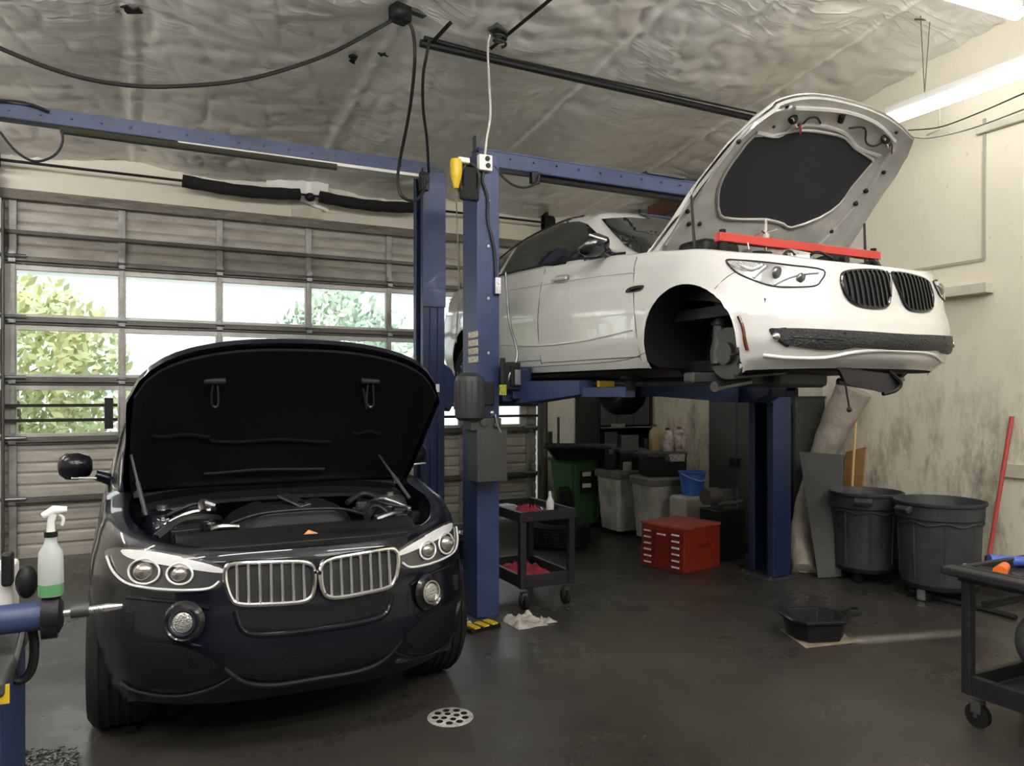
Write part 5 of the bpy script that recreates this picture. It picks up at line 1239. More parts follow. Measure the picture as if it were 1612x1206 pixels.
# ================================================================ THINGS ON THE FLOOR AND ALONG THE WALLS
M_bin = mat('grey bin plastic', (.042, .047, .052), .55, var=.35, vscale=7, bump=.15, bscale=50)
M_grybar = mat('pale grey bin plastic', (.52, .52, .48), .5, var=.45, vcol=(.28, .27, .23), vscale=5)
def brute(x, y, R, H, label, rz=0, tilt=0):
    t = thing('trash_can', label, 'trash can', (x, y, 0), 'grey round trash cans by the right wall')
    M = Matrix.Translation((x, y, 0)) @ Matrix.Rotation(rz, 4, 'Z')
    prof = [(0, .13), (R * .86, .13), (R * .87, .16), (R * .93, H - .14), (R * .99, H - .13), (R * 1.0, H - .03), (R * 1.05, H - .02), (R * 1.06, H), (R * 1.02, H + .005), (R * .98, H - .01), (R * .90, H - .14), (R * .83, .15), (0, .15)]
    MB().lathe(prof, 44, M).build('can_body', M_bin, t)
    rb = MB()
    for k in range(8):
        a = math.pi * 2 * k / 8 + .2
        rb.tube([M @ Vector((R * .875 * math.cos(a), R * .875 * math.sin(a), .18)), M @ Vector((R * .925 * math.cos(a), R * .925 * math.sin(a), H - .15))], .010, 6)
        rb.tube([M @ Vector((R * .965 * math.cos(b), R * .965 * math.sin(b), H - .15 - .025 * math.sin((b - a) * 4) ** 2)) for b in [a + math.pi / 4 * q / 6 for q in range(7)]], .007, 5)
    rb.build('can_rib', M_bin, t)
    for s in (-1, 1):
        c = M @ Vector((s * R * 1.04, 0, H - .06))
        MB().cbox((0, 0, 0), (.07, .15, .05), M=Matrix.Translation(c) @ Matrix.Rotation(rz, 4, 'Z') @ Matrix.Rotation(s * .5, 4, 'Y')).build('handle', M_bin, t, bevel=.015)
    dl = MB().lathe([(0, .10), (R * .86, .10), (R * .88, .12), (R * .88, .135), (R * .80, .14), (0, .14)], 32, M).build('dolly', M_blk, t)
    for k in range(5):
        a = 2 * math.pi * k / 5 + .4; c = M @ Vector((R * .66 * math.cos(a), R * .66 * math.sin(a), .042))
        MB().cyl(c + Vector((-.015, 0, 0)), c + Vector((.015, 0, 0)), .040, n=18).cbox(c + Vector((0, 0, .045)), (.04, .05, .03)).build('caster', M_blk, dl)
brute(5.85, 4.655, .295, .79, 'grey trash can on wheels, the farther of the two, with boards behind it', .6)
brute(5.88, 3.985, .325, .79, 'grey trash can on wheels, the nearer one in front of the stained wall', 2.9)
# boards, stick, gray sheet, roll behind
def P6(px, py, X=XR - .03): return onX(px, py, X)
def slab(corners, th, name, label, cat, m, nrm=None):
    n = (corners[1] - corners[0]).cross(corners[2] - corners[0]).normalized() * th if nrm is None else Vector(nrm) * th
    o = MB().ring([corners, [p + n for p in corners]], True).build(name, m, bevel=.003); tag(o, label, cat); return o
M_ply = mat('plywood', (.42, .24, .09), .6, var=.35, vscale=3, stretch=(1, 1, 8))
a = onX(1330, 712, 6.22); b = onX(1361, 704, 6.22)
slab([Vector((6.10, a.y + .02, 0.02)), Vector((6.10, b.y - .02, 0.02)), Vector((6.25, b.y, b.z)), Vector((6.25, a.y, a.z))], .018, 'plywood_board', 'orange-brown plywood offcut standing behind the farther grey trash can', 'board', M_ply)
c = onX(1346, 664, 6.12)
tag(MB().tube([(6.03, c.y + .01, .02), (6.13, c.y, c.z)], .012, 10).build('wooden_stick', mat('light wood', (.62, .42, .18), .5)), 'light wooden broom stick standing in front of the plywood offcut', 'stick')
# pale roll of carpet: two runs leaning in the corner behind the lift post
M_roll = mat('pale felt roll', (.42, .38, .33), .85, var=.6, vcol=(.26, .23, .19), vscale=3, bump=.9, bscale=14)
r0 = onX(1345, 612, 6.10); r1 = onX(1298, 712, 5.98); r2 = onX(1272, 790, 5.86); r3 = onX(1262, 850, 5.74); r4 = onZ(1266, 900, .01)
pts = catmull([r0, (r0 + r1) / 2 + Vector((.0, .02, 0)), r1, r2, r3, r4], 8); N_ = len(pts)
rad = [.165 - .055 * min(1, i / (N_ * .55)) + .004 * math.sin(i * 1.1) for i in range(N_)]
rl_ = thing('carpet_roll', 'pale dirty felt roll leaning on the wall beside the far lift post', 'roll', r4)
MB().tube(pts, rad, 22).build('roll_body', M_roll, rl_)
MB().tube([r4 + Vector((.075 * math.cos(k * .35) * (1 - k * .02), .075 * math.sin(k * .35) * (1 - k * .02), .006)) for k in range(40)], .006, 5).build('roll_end', mat('felt edge', (.25, .2, .12), .9), rl_)
# grey sheet leaning in front of the roll
g = [onX(1258, 711, 5.78), onX(1326, 716, 5.78), onZ(1324, 908, .01), onZ(1288, 910, .01)]
slab([g[0], g[1], g[2], g[3]], .012, 'metal_sheet', 'dark grey sheet leaning between the felt roll and the grey trash can', 'sheet', mat('grey sheet', (.10, .10, .098), .6, var=.3, vscale=3))
MB_ = tag(MB().tube(catmull([onX(1295, 590, 6.27), onX(1295, 650, 6.27), onX(1290, 690, 6.27), onX(1278, 720, 6.27)], 6), .008, 6).build('wire', M_creamp), 'cream wire running down the wall left of the felt roll', 'wire')
# dark wall boxes right of the far post
d0 = onX(1262, 628, 6.05)
cbx = thing('wall_cabinet', 'dark cabinet standing right behind the far lift post', 'cabinet', (6.0, 5.75, 0))
MB().box(5.86, 6.27, 5.47, 5.67, .02, 1.62).box(5.84, 6.28, 5.46, 5.68, 1.62, 1.64).build('cabinet_body', M_dgrey, cbx, bevel=.006)
MB().box(5.85, 5.858, 5.50, 5.68, .08, 1.56).build('door', M_blk, cbx, bevel=.002)
# red rod against the wall
t_ = onX(1593, 656, 6.26); b_ = onX(1556, 885, 6.02)
b_.z = .01
tag(MB().tube([onX(1553, 900, 6.0), t_], .017, 12).build('red_pole', mat('faded red pole', (.42, .06, .055), .45)), 'red pole leaning against the stained right wall', 'pole')
# dark long bar on the floor along the wall
p0 = onZ(1432, 930, .02); p1 = onZ(1600, 972, .02)
tag(MB().tube([p0 + (p1 - p0) * k / 10 + Vector((.01 * math.sin(k), 0, 0)) for k in range(11)], .022, 8).build('floor_hose', M_hose), 'black hose lying on the floor along the right wall', 'hose')
tag(MB().cbox(onZ(1452, 935, .05), (.10, .07, .10), rz=.4).build('scrap_block', M_steel, bevel=.015), 'small metal block on the floor before the nearer grey trash can', 'block')

# ---- red tool chest
TX = Matrix.Translation((4.515, 5.53, 0)) @ Matrix.Rotation(math.radians(12), 4, 'Z')
tc_ = thing('tool_chest', 'red steel tool chest with many small drawers standing on the floor', 'tool chest', (4.8, 5.8, 0))
M_rchest = mat('tool chest red', (.28, .028, .014), .4, coat=.2, var=.2, vscale=5); M_rdrw = mat('drawer red', (.20, .014, .010), .4, coat=.2)
MB().box(0, .54, 0, .52, .0, .40, TX).build('chest_body', M_rchest, tc_, bevel=.006)
MB().box(-.008, .548, -.008, .528, .40, .425, TX).build('lid', mat('lid red', (.38, .07, .045), .45, var=.3, vscale=6), tc_, bevel=.006)
cols = [(.015, .165), (.18, .34), (.355, .505)]
for ci, (ya, yb) in enumerate(cols):
    rows_ = 6 if ci != 1 else 4
    for k in range(rows_):
        z0 = .02 + (.36 / rows_) * k; z1 = z0 + .36 / rows_ - .008
        d = MB().box(-.012, .0, ya, yb, z0, z1, TX).build('drawer', M_rdrw, tc_, bevel=.002)
        if ci != 1 or k == 3: MB().box(-.022, -.012, ya + .03, yb - .03, (z0 + z1) / 2 - .007, (z0 + z1) / 2 + .009, TX).build('drawer_pull', M_white, d, bevel=.002)
MB().tube([TX @ Vector(p) for p in ((.20, -.002, .27), (.20, -.03, .25), (.34, -.03, .25), (.34, -.002, .27))], .008, 8).build('side_handle', M_rdrw, tc_)
# black canister / vice and box behind the chest
vb = thing('bench_vise', 'grey greasy vise on a dark stand behind the red tool chest', 'vise', (5.35, 5.93, 0))
MB().box(5.16, 5.50, 5.78, 6.08, .0, .50).build('stand', M_blk, vb, bevel=.01)
v0 = onY(1125, 803, 5.9)
MB().cyl((v0.x - .14, 5.88, .64), (v0.x + .02, 5.88, .64), .085, n=24).build('screw_housing', mat('dark rubbery grey', (.07, .06, .06), .5), vb)
MB().cbox((v0.x + .12, 5.93, .63), (.24, .14, .12)).cbox((v0.x + .14, 5.93, .56), (.18, .18, .12)).cyl((v0.x - .02, 5.83, .56), (v0.x + .3, 5.83, .57), .02, n=10).cyl((v0.x + .22, 5.82, .50), (v0.x + .22, 5.82, .72), .012, n=8).build('vise_jaw', mat('vise grey', (.16, .15, .145), .5, metal=.5, var=.5, vscale=10), vb, bevel=.012)
# white cube container with the blue bucket
wc = onY(1092, 810, 6.3)
wb_ = thing('white_container', 'white plastic container behind the red tool chest, under the blue bucket', 'container', (wc.x, 6.4, 0))
MB().box(wc.x - .15, wc.x + .13, 6.25, 6.53, .0, .58).build('container_body', mat('cream plastic', (.50, .48, .42), .5, var=.3), wb_, bevel=.03)
MB().box(wc.x + .05, wc.x + .28, 6.26, 6.48, .40, .52).build('container_lid', mat('cream rag', (.5, .47, .38), .8), wb_, bevel=.03)
bk = onY(1091, 777, 6.39)
bz_ = .582
bu = thing('bucket', 'blue plastic bucket standing on the white container', 'bucket', (bk.x, 6.40, bz_))
Mb = Matrix.Translation((bk.x, 6.40, bz_))
M_bb = mat('blue bucket plastic', (.05, .16, .55), .4)
MB().lathe([(0, 0), (.105, 0), (.11, .01), (.140, .235), (.152, .24), (.152, .25), (.134, .25), (.104, .02), (0, .015)], 32, Mb).build('bucket_body', M_bb, bu)
MB().tube(catmull([Mb @ Vector(p) for p in ((-.15, 0, .235), (-.11, -.12, .19), (0, -.155, .16), (.06, -.15, .2), (.15, 0, .235))], 6), .006, 6).build('bail_handle', mat('pale blue plastic', (.35, .45, .65), .4), bu)
# ---- pale grey square-ish bins
def sqbin(x, y, w, d, h, label, name='waste_bin'):
    t = thing(name, label, 'bin', (x, y, 0), 'pale grey bins under the raised car')
    def ringp(k, z, gr=0):
        return [Vector((x + (w / 2 * k + gr) * sx * cx_, y + (d / 2 * k + gr) * sy * cy_, z)) for sx, sy, cx_, cy_ in ((-1, -1, 1, .8), (-1, -1, .85, 1), (1, -1, .85, 1), (1, -1, 1, .8), (1, 1, 1, .8), (1, 1, .85, 1), (-1, 1, .85, 1), (-1, 1, 1, .8))]
    MB().ring([ringp(.80, .05), ringp(.97, h - .08)], True).build('bin_body', M_grybar, t, bevel=.01)
    MB().ring([ringp(1.06, h - .09), ringp(1.08, h - .02), ringp(1.0, h)], True).build('bin_lid', mat('dirty grey lid', (.20, .19, .165), .6, var=.5, vscale=6), t, bevel=.008)
    for s in (-.3, .3): MB().cyl((x + s * w - .015, y - d * .3, .04), (x + s * w + .015, y - d * .3, .04), .04, n=16).build('wheel', M_blk, t)
g1 = onD(981, 740, 9.1); g2 = onD(1038, 752, 8.55)
sqbin(g1.x, g1.y, .50, .50, .76, 'pale grey waste bin, the left and farther of the pair behind the red chest')
sqbin(g2.x, g2.y, .50, .48, .74, 'pale grey waste bin, the right one directly behind the red chest')
# black boxes on the bins
def tbox(cx, cy, z, dx, dy, dz, label, lab=None, rz=0, m=None, name='tool_box'):
    t = thing(name, label, 'box', (cx, cy, z)); M = Matrix.Translation((cx, cy, z)) @ Matrix.Rotation(rz, 4, 'Z')
    MB().box(-dx / 2, dx / 2, -dy / 2, dy / 2, 0, dz * .80, M).build('box_body', m or M_blk, t, bevel=.012)
    MB().box(-dx / 2 - .008, dx / 2 + .008, -dy / 2 - .008, dy / 2 + .008, dz * .80, dz, M).build('box_lid', M_dgrey if m is None else m, t, bevel=.01)
    MB().box(-.03, .03, -dy / 2 - .02, -dy / 2 - .008, dz * .62, dz * .82, M).build('latch', M_dgrey, t, bevel=.003)
    if lab:
        l = MB().box(lab[0], lab[1], -dy / 2 - .012, -dy / 2 - .008, lab[2], lab[3], M).build('sticker', mat('white sticker', (.62, .62, .60), .5, var=.7, vscale=45, vcol=(.15, .15, .15)), t)
    return t
tbox(g2.x + .04, g2.y, .742, .46, .34, .27, 'black tool box with a white sticker on the right grey bin', (.02, .20, .17, .25), -.35)
tbox(g1.x + .10, g1.y - .02, .762, .36, .32, .24, 'black tool box on the left grey bin', (.0, .14, .15, .21), -.3)
tbox(g1.x - .15, g1.y + .10, .762, .14, .22, .30, 'small dark case at the left edge of the left grey bin', None, -.3)
q = g1 + Vector((-.13, -.27, 0)); tag(MB().box(q.x - .05, q.x + .05, q.y - .02, q.y + .02, .765, .87).build('small_can', mat('cream can', (.45, .44, .34), .5, var=.4, vscale=30), bevel=.006), 'small cream carton at the front of the left grey bin', 'carton')
def jug(x, y, z, w, h, m, label, capm):
    t = thing('jug', label, 'jug', (x, y, z), 'fluid jugs on the tool box')
    P = [[Vector((x + w * k * cx_, y + w * .6 * k * cy_, z + h * v)) for cx_, cy_ in [(math.copysign(abs(math.cos(a)) ** .5, math.cos(a)), math.copysign(abs(math.sin(a)) ** .5, math.sin(a))) for a in [2 * math.pi * i / 20 for i in range(20)]]] for v, k in ((0, .48), (.03, .5), (.62, .5), (.78, .4), (.88, .18), (.93, .16))]
    MB().ring(P, True).build('jug_body', m, t, ang=50)
    MB().cyl((x, y, z + h * .92), (x, y, z + h * 1.02), w * .17, n=14).build('cap', capm, t)
    MB().tube(catmull([(x + w * .12, y, z + h * .88), (x + w * .42, y, z + h * .82), (x + w * .45, y, z + h * .62)], 4), w * .07, 6).build('handle', m, t)
jz = 1.014
M_jug = mat('milky plastic', (.60, .58, .56), .35, var=.6, vscale=18, vcol=(.25, .15, .13))
jug(g2.x + .10, g2.y - .02, jz, .14, .26, M_jug, 'whitish fluid jug on the black tool box, left of two', M_blk)
jug(g2.x + .23, g2.y - .06, jz, .15, .27, M_jug, 'whitish fluid jug on the black tool box, right of two', M_red)
jug(g2.x - .02, g2.y + .06, jz, .13, .30, mat('amber plastic', (.30, .22, .10), .4), 'amber brown bottle on the black tool box beside the white jugs', M_dgrey)
# ---- dark shelf cabinet in the corner
cz = 1.79
sc_ = thing('shelf_cabinet', 'black storage cabinet with an open shelf standing in the back corner', 'cabinet', (5.5, 8.5, 0))
x0 = onY(941, 700, 8.35).x; x1 = onY(1098, 700, 8.35).x if onY(1098, 700, 8.35).x < XR - .02 else XR - .03
mc = MB().box(x0, x1, 8.86, 8.90, .02, cz).box(x0, x0 + .03, 8.35, 8.86, .02, cz).box(x1 - .03, x1, 8.35, 8.86, .02, cz).box(x0, x1, 8.35, 8.9, cz - .03, cz).box(x0, x1, 8.35, 8.9, .02, .08)
mc.build('cabinet_frame', M_blk, sc_, bevel=.005)
for k, z in enumerate((1.23, .82)):
    MB().box(x0 + .03, x1 - .03, 8.32, 8.86, z - .02, z).build('shelf', M_steel if k == 0 else M_blk, sc_, bevel=.003)
for k in range(3):
    xa = x0 + .04 + (x1 - x0 - .08) * k / 3; MB().box(xa, xa + (x1 - x0 - .08) / 3 - .01, 8.345, 8.36, 1.25, cz - .04).build('cabinet_door', M_dgrey, sc_, bevel=.003)
def shelfbox(px, py, Y, w, h, d, m, name, label, cat):
    p = onY(px, py, Y); o = MB().box(p.x - w / 2, p.x + w / 2, Y, Y + d, p.z - h / 2, p.z + h / 2).build(name, m, bevel=.006); tag(o, label, cat); return o
for i, (px, w, h, m, l) in enumerate([(962, .20, .20, M_dgrey, 'dark carton'), (992, .28, .17, mat('mid grey box', (.12, .12, .12), .5), 'grey carton'), (1025, .22, .14, M_dgrey, 'flat dark carton')]):
    p = onY(px, 690, 8.40); tag(MB().box(p.x - w / 2, p.x + w / 2, 8.40, 8.65, .822, .822 + h * 1.7).build('carton', m, bevel=.006), l + ' on the lower cabinet shelf in the back corner', 'carton')
p = onY(972, 660, 8.36); tag(MB().box(p.x - .12, p.x + .10, 8.33, 8.345, 1.232, 1.27).build('metal_tray', M_sat, bevel=.002), 'shiny tray edge on the upper shelf of the back corner cabinet', 'tray')
# ---- grey locker against the right wall
lk = thing('locker', 'tall dark grey two-door locker left of the far lift post', 'locker', (6.0, 6.2, 0))
LX = 5.74
MB().box(LX + .012, XR - .02, 5.72, 6.62, .02, 1.60).build('locker_body', M_dgrey, lk, bevel=.006)
for k in range(2):
    ya = 5.74 + k * .435; d = MB().box(LX, LX + .012, ya, ya + .425, .06, 1.57).build('locker_door', mat('locker grey', (.075, .076, .072), .45, var=.25, vscale=3), lk, bevel=.003)
    yh = 6.175 + (-.05 if k == 0 else .05)
    MB().cbox((LX - .015, yh, .93), (.03, .035, .10)).tube([(LX - .04, yh, .95), (LX - .04, yh, .88)], .008, 6).build('handle', M_blk, d, bevel=.004)
MB().box(LX + .02, LX + .35, 5.70, 6.60, 1.602, 1.63).build('locker_top', M_dgrey, lk)
for i, (px, r) in enumerate(((1135, .03), (1165, .035))):
    q = onX(px, 618, LX + .12)
    tag(MB().cyl((q.x, q.y + .22, 1.63 + r), (q.x, q.y - .2, 1.63 + r), r, n=16).build('metal_tube', M_sat), ('shiny tube lying on the locker top, the left one', 'shiny tube lying on the locker top, next to the lift post')[i], 'tube')
# ---- green wheeled bin with a basin, tyres
M_green = mat('green bin plastic', (.05, .15, .05), .5, var=.3, vscale=4)
gb = onD(908, 760, 9.5); gx, gy = gb.x, gb.y
wbn = thing('wheelie_bin', 'green wheeled bin with a slotted front under the black basin', 'wheeled bin', (gx, gy, 0))
MB().ring([[Vector((gx + sx * .22 * k, gy + sy * .24 * k, z)) for sx, sy in ((-1, -1), (1, -1), (1, 1), (-1, 1))] for k, z in ((.82, .06), (1.1, .84))], True).build('bin_body', M_green, wbn, bevel=.02)
MB().box(gx - .27, gx + .27, gy - .29, gy + .29, .82, .86).build('bin_lid', M_green, wbn, bevel=.01)
for x_ in (-.16, .16): MB().tube([(gx + x_, gy - .225, .12), (gx + x_ * 1.2, gy - .275, .80)], .018, 6).build('bin_rib', M_green, wbn)
MB().box(gx - .10, gx + .08, gy - .275, gy - .262, .45, .72).build('recess', M_blk, wbn)
for z in (.52, .66): MB().box(gx - .09, gx + .03, gy - .285, gy - .275, z, z + .05).build('white_label', M_white, wbn)
for s in (-1, 1): MB().cyl((gx + s * .22, gy + .22, .10), (gx + s * .27, gy + .22, .10), .10, n=20).build('wheel', M_rub, wbn)
b0 = onD(865, 702, 9.2); b1 = onD(965, 704, 9.2)
bs = thing('drain_basin', 'wide black drain basin resting on the green bin', 'basin', (gx, gy, .862))
cxb = (b0.x + b1.x) / 2 + .0; cyb = (b0.y + b1.y) / 2 + .1
Mbs = Matrix.Translation((cxb, cyb, 0)) @ Matrix.Rotation(-YAW, 4, 'Z')
MB().ring([[Vector((sx * .40 * k, sy * .28 * k, z)) for sx, sy in ((-1, -.8), (-.9, -1), (.9, -1), (1, -.8), (1, .8), (.9, 1), (-.9, 1), (-1, .8))] for k, z in ((.70, .864), (.95, 1.0), (1.05, 1.01), (1.05, 1.04), (.98, 1.04), (.92, .99), (.65, .89))], True, Mbs).build('basin_body', M_blk, bs, bevel=.004)
for px, z1 in ((879, 1.38), (866, 1.20)):
    p = onD(px, 700, 9.3); MB().tube([(p.x, p.y, 1.0), (p.x + .0, p.y, z1)], .016 if px == 879 else .03, 8).build('upright_handle', M_dgrey if px == 879 else MATS['olive foam'], bs)
def tyre(name, label, M, R, w, rr, m=M_rub):
    t = thing(name, label, 'tire', M.translation)
    h = w / 2; prof = [(rr, -h + .02), (rr + .015, -h), (R - .05, -h - .005), (R - .012, -h + .02)] + [(R - (.008 if k % 2 else 0), -h + .03 + (w - .06) * k / 12) for k in range(13)] + [(R - .012, h - .02), (R - .05, h + .005), (rr + .015, h), (rr, h - .02), (rr + .01, 0)]
    MB().lathe(prof + [prof[0]], 44, M).build('tire_casing', m, t)
    tr_ = MB()
    for k in range(40):
        a = 2 * math.pi * k / 40; c = Vector(((R - .002) * math.cos(a), (R - .002) * math.sin(a), (-.3 + .6 * (k % 2)) * h)); tr_.cbox(c, (.01, .03, h * .55), M=M, rz=a)
    tr_.build('tread_pattern', m, t); return t
ty = onD(880, 838, 8.35)
tyre('tire', 'black tire lying flat on the floor beyond the service cart', Matrix.Translation((ty.x, ty.y, .125)), .34, .25, .21)
ty = onD(888, 782, 9.0)
tyre('tire', 'knobbly tire standing upright in front of the green bin', Matrix.Translation((ty.x, ty.y - .05, .285)) @ Matrix.Rotation(-.5, 4, 'Z') @ Matrix.Rotation(math.pi / 2 - .12, 4, 'Y'), .28, .17, .16)

# ---- service cart (two trays on corner posts)
M_cart = mat('cart plastic', (.012, .012, .015), .5, bump=.15, bscale=90)
def cart(x0, x1, y0, y1, h, label, zl=.17, lip=.05, grip=None, cap=.06, leg=.05):
    t = thing('service_cart', label, 'cart', ((x0 + x1) / 2, (y0 + y1) / 2, 0), 'black two-shelf service carts')
    def tray(nm, zt, dep, x0_, x1_, y0_, y1_, m=M_cart):
        k = .03
        o = [(x0_, y0_), (x1_, y0_), (x1_, y1_), (x0_, y1_)]; i_ = [(x0_ + k, y0_ + k), (x1_ - k, y0_ + k), (x1_ - k, y1_ - k), (x0_ + k, y1_ - k)]
        R = [[Vector((a, b, zt - dep)) for a, b in o], [Vector((a, b, zt)) for a, b in o], [Vector((a, b, zt)) for a, b in i_], [Vector((a, b, zt - dep + .02)) for a, b in i_]]
        return MB().ring(R, True).build(nm, m, t, bevel=.008)
    tray('top_tray', h, lip + .03, x0, x1, y0, y1); tray('lower_shelf', zl + .10, .10, x0 + .02, x1 - .02, y0 + .02, y1 - .02)
    for xx in (x0 + .035, x1 - .035):
        for yy in (y0 + .035, y1 - .035):
            MB().box(xx - leg / 2, xx + leg / 2, yy - leg / 2, yy + leg / 2, zl, h - .03).build('leg', M_cart, t, bevel=.01)
            c = Vector((xx + (.03 if xx < (x0 + x1) / 2 else -.03), yy + (.03 if yy < (y0 + y1) / 2 else -.03), cap))
            o = MB().cyl(c + Vector((-.014, 0, 0)), c + Vector((.014, 0, 0)), cap, n=20).build('caster', M_rub, t)
            MB().cbox(c + Vector((0, 0, cap * .7)), (.045, .05, cap * 1.0)).cyl(c + Vector((-.024, 0, 0)), c + Vector((.024, 0, 0)), .012, n=8).build('caster_fork', M_steel, o)
    if grip: MB().tube(catmull([(x0 + .03, grip, h - .02), (x0 + .04, grip - .09, h + .01), ((x0 + x1) / 2, grip - .11, h + .02), (x1 - .04, grip - .09, h + .01), (x1 - .03, grip, h - .02)], 6), .02, 8).build('push_handle', M_cart, t)
    return t
cart(2.60, 3.10, 5.10, 5.86, .76, 'black service cart behind the near blue post, with red rags on both shelves', leg=.055)
M_rag = mat('red shop rag', (.36, .035, .05), .9, bump=.6, bscale=40)
def rag(x, y, z, w, d, name, label, m=M_rag, seed=0, amp=.03):
    rn = random.Random(seed); P = []
    for i in range(15):
        r = []
        for j in range(15):
            u, v = i / 14 - .5, j / 14 - .5
            hgt = amp * (.5 + noise.noise(Vector((u * 4 + seed, v * 4, seed * 1.7)))) + amp * .5 * noise.noise(Vector((u * 11, v * 11, seed)))
            k = 1 + .18 * noise.noise(Vector((math.atan2(v, u) * 1.2, seed, 1)))
            r.append(Vector((x + u * w * k, y + v * d * k, z + .004 + max(0, hgt) * (1 - (2 * max(abs(u), abs(v))) ** 4))))
        P.append(r)
    o = MB().sheet(P, [[p - Vector((0, 0, .003)) for p in r] for r in P]).build(name, m); tag(o, label, 'rag'); return o
rag(2.83, 5.50, .195, .34, .44, 'shop_rag', 'red shop rags heaped on the lower shelf of the service cart', seed=3, amp=.09)
rag(2.80, 5.35, .705, .22, .20, 'shop_rag', 'red rag on the top tray of the service cart beside the white bottle', seed=4, amp=.09)
q = onY(866, 800, 5.32)
sb_ = thing('spray_bottle', 'small white bottle standing on the service cart tray', 'bottle', (q.x, q.y, .702))
MB().lathe([(0, 0), (.030, 0), (.032, .01), (.032, .09), (.018, .12), (.012, .13), (.012, .14), (0, .14)], 20, Matrix.Translation((q.x, q.y, .702))).build('bottle_body', M_white, sb_)
MB().lathe([(.014, .138), (.014, .152), (.005, .175), (0, .176)], 14, Matrix.Translation((q.x, q.y, .702))).build('nozzle', M_white, sb_)
tag(MB().cbox((2.72, 5.62, .725), (.16, .12, .04), rz=.3).build('parts_box', mat('pale carton', (.5, .5, .47), .6), bevel=.006), 'flat pale carton on the service cart tray behind the red rag', 'carton')
for i, (x, y, a) in enumerate(((2.95, 5.25, .4), (2.98, 5.45, 1.2), (2.90, 5.66, -.3))):
    tag(MB().tube([(x - .07 * math.cos(a), y - .07 * math.sin(a), .713), (x + .07 * math.cos(a), y + .07 * math.sin(a), .713)], .010, 8).build('socket_extension', M_steel), ('steel extension bar on the service cart tray near its front edge', 'steel extension bar in the middle of the service cart tray', 'steel extension bar at the far end of the service cart tray')[i], 'tool', 'steel bars on the service cart')
# pale engine part / wheel weights box behind the post base (seen between the two posts)
q = onZ(728, 870, .10)
wr = thing('alloy_wheel', 'bright alloy parts lying between the two blue posts', 'wheel', (q.x, q.y, 0))
MB().lathe([(.0, .05), (.06, .05), (.08, .03), (.20, .05), (.22, .10), (.20, .10), (.19, .03), (.0, .02)], 30, Matrix.Translation((q.x + .02, q.y + .4, .14))).build('rim_face', M_chr, wr)
MB().cyl((q.x + .02, q.y + .4, .0), (q.x + .02, q.y + .4, .14), .24, n=30).build('tire_casing', M_rub, wr)
# rags and wedge by the post foot
M_cloth = mat('dirty white cloth', (.50, .47, .42), .9, var=.5, vscale=12, bump=.4, bscale=30)
q = onZ(825, 980, 0); rag(q.x, q.y, 0.0, .24, .28, 'cloth_rag', 'crumpled dirty white cloth on the floor beside the near post foot', M_cloth, 7, .055)
q = onZ(858, 979, 0); rag(q.x, q.y, 0.0, .15, .10, 'cloth_rag', 'small flat white cloth right of the crumpled one on the floor', M_cloth, 9, .03)
q = onZ(758, 990, 0)
wd = thing('wheel_chock', 'yellow and black wheel chock on the floor in front of the near post', 'wheel chock', (q.x, q.y, 0))
Mw = Matrix.Translation((q.x, q.y, 0)) @ Matrix.Rotation(.25, 4, 'Z')
MB().box(-.13, .13, -.06, .06, 0, .03, Mw).build('chock_base', M_blk, wd, bevel=.004)
for k in range(3): MB().box(-.11 + k * .08, -.06 + k * .08, -.065, .05, .03, .042, Mw).build('yellow_stripe', M_yel, wd, bevel=.002)
q = onZ(733, 985, 0); rag(q.x - .02, q.y + .03, 0.0, .14, .12, 'cloth_rag', 'grey cloth scrap tucked beside the black car and the near post', mat('grey cloth', (.25, .25, .25), .9), 12, .06)

# ---- drain pan on cardboard
q = onZ(1283, 1003, .0)
cbd = [onZ(1229, 992, .004), onZ(1268, 1021, .004), onZ(1345, 1012, .004), onZ(1310, 985, .004)]
o = MB().ring([cbd, [p + Vector((0, 0, .006)) for p in cbd]], True).build('cardboard', mat('cardboard', (.30, .24, .17), .8, var=.4, vscale=8)); tag(o, 'piece of cardboard on the floor under the black drain pan', 'cardboard')
dp = thing('drain_pan', 'black oil drain pan with a spout on cardboard in the middle of the floor', 'drain pan', (q.x, q.y, .01))
MP = Matrix.Translation((q.x, q.y, .012)) @ Matrix.Rotation(math.radians(-20), 4, 'Z')
def oct_(a, b, k, z): return [Vector((sx * a * k, sy * b * k, z)) for sx, sy in ((-1, -.45), (-.7, -1), (.55, -1), (1, -.35), (1, .35), (.55, 1), (-.7, 1), (-1, .45))]
MB().ring([oct_(.20, .17, .86, 0), oct_(.20, .17, .98, .12), oct_(.20, .17, 1.12, .125), oct_(.20, .17, 1.12, .145), oct_(.20, .17, .88, .145), oct_(.20, .17, .86, .13), oct_(.20, .17, .72, .03)], True, MP).build('pan_body', M_blk, dp, bevel=.006)
MB().prism([(.20, -.05), (.30, -.03), (.34, .0), (.30, .03), (.20, .05)], .125, .145, MP).tube([MP @ Vector(p) for p in ((.24, .06, .14), (.32, .10, .15), (.34, .05, .16))], .010, 6).build('spout', M_blk, dp, bevel=.004)
MB().tube(catmull([MP @ Vector(p) for p in ((-.20, -.10, .13), (-.25, -.06, .16), (-.25, .02, .16), (-.20, .06, .13))], 5), .010, 6).build('pan_handle', M_blk, dp)
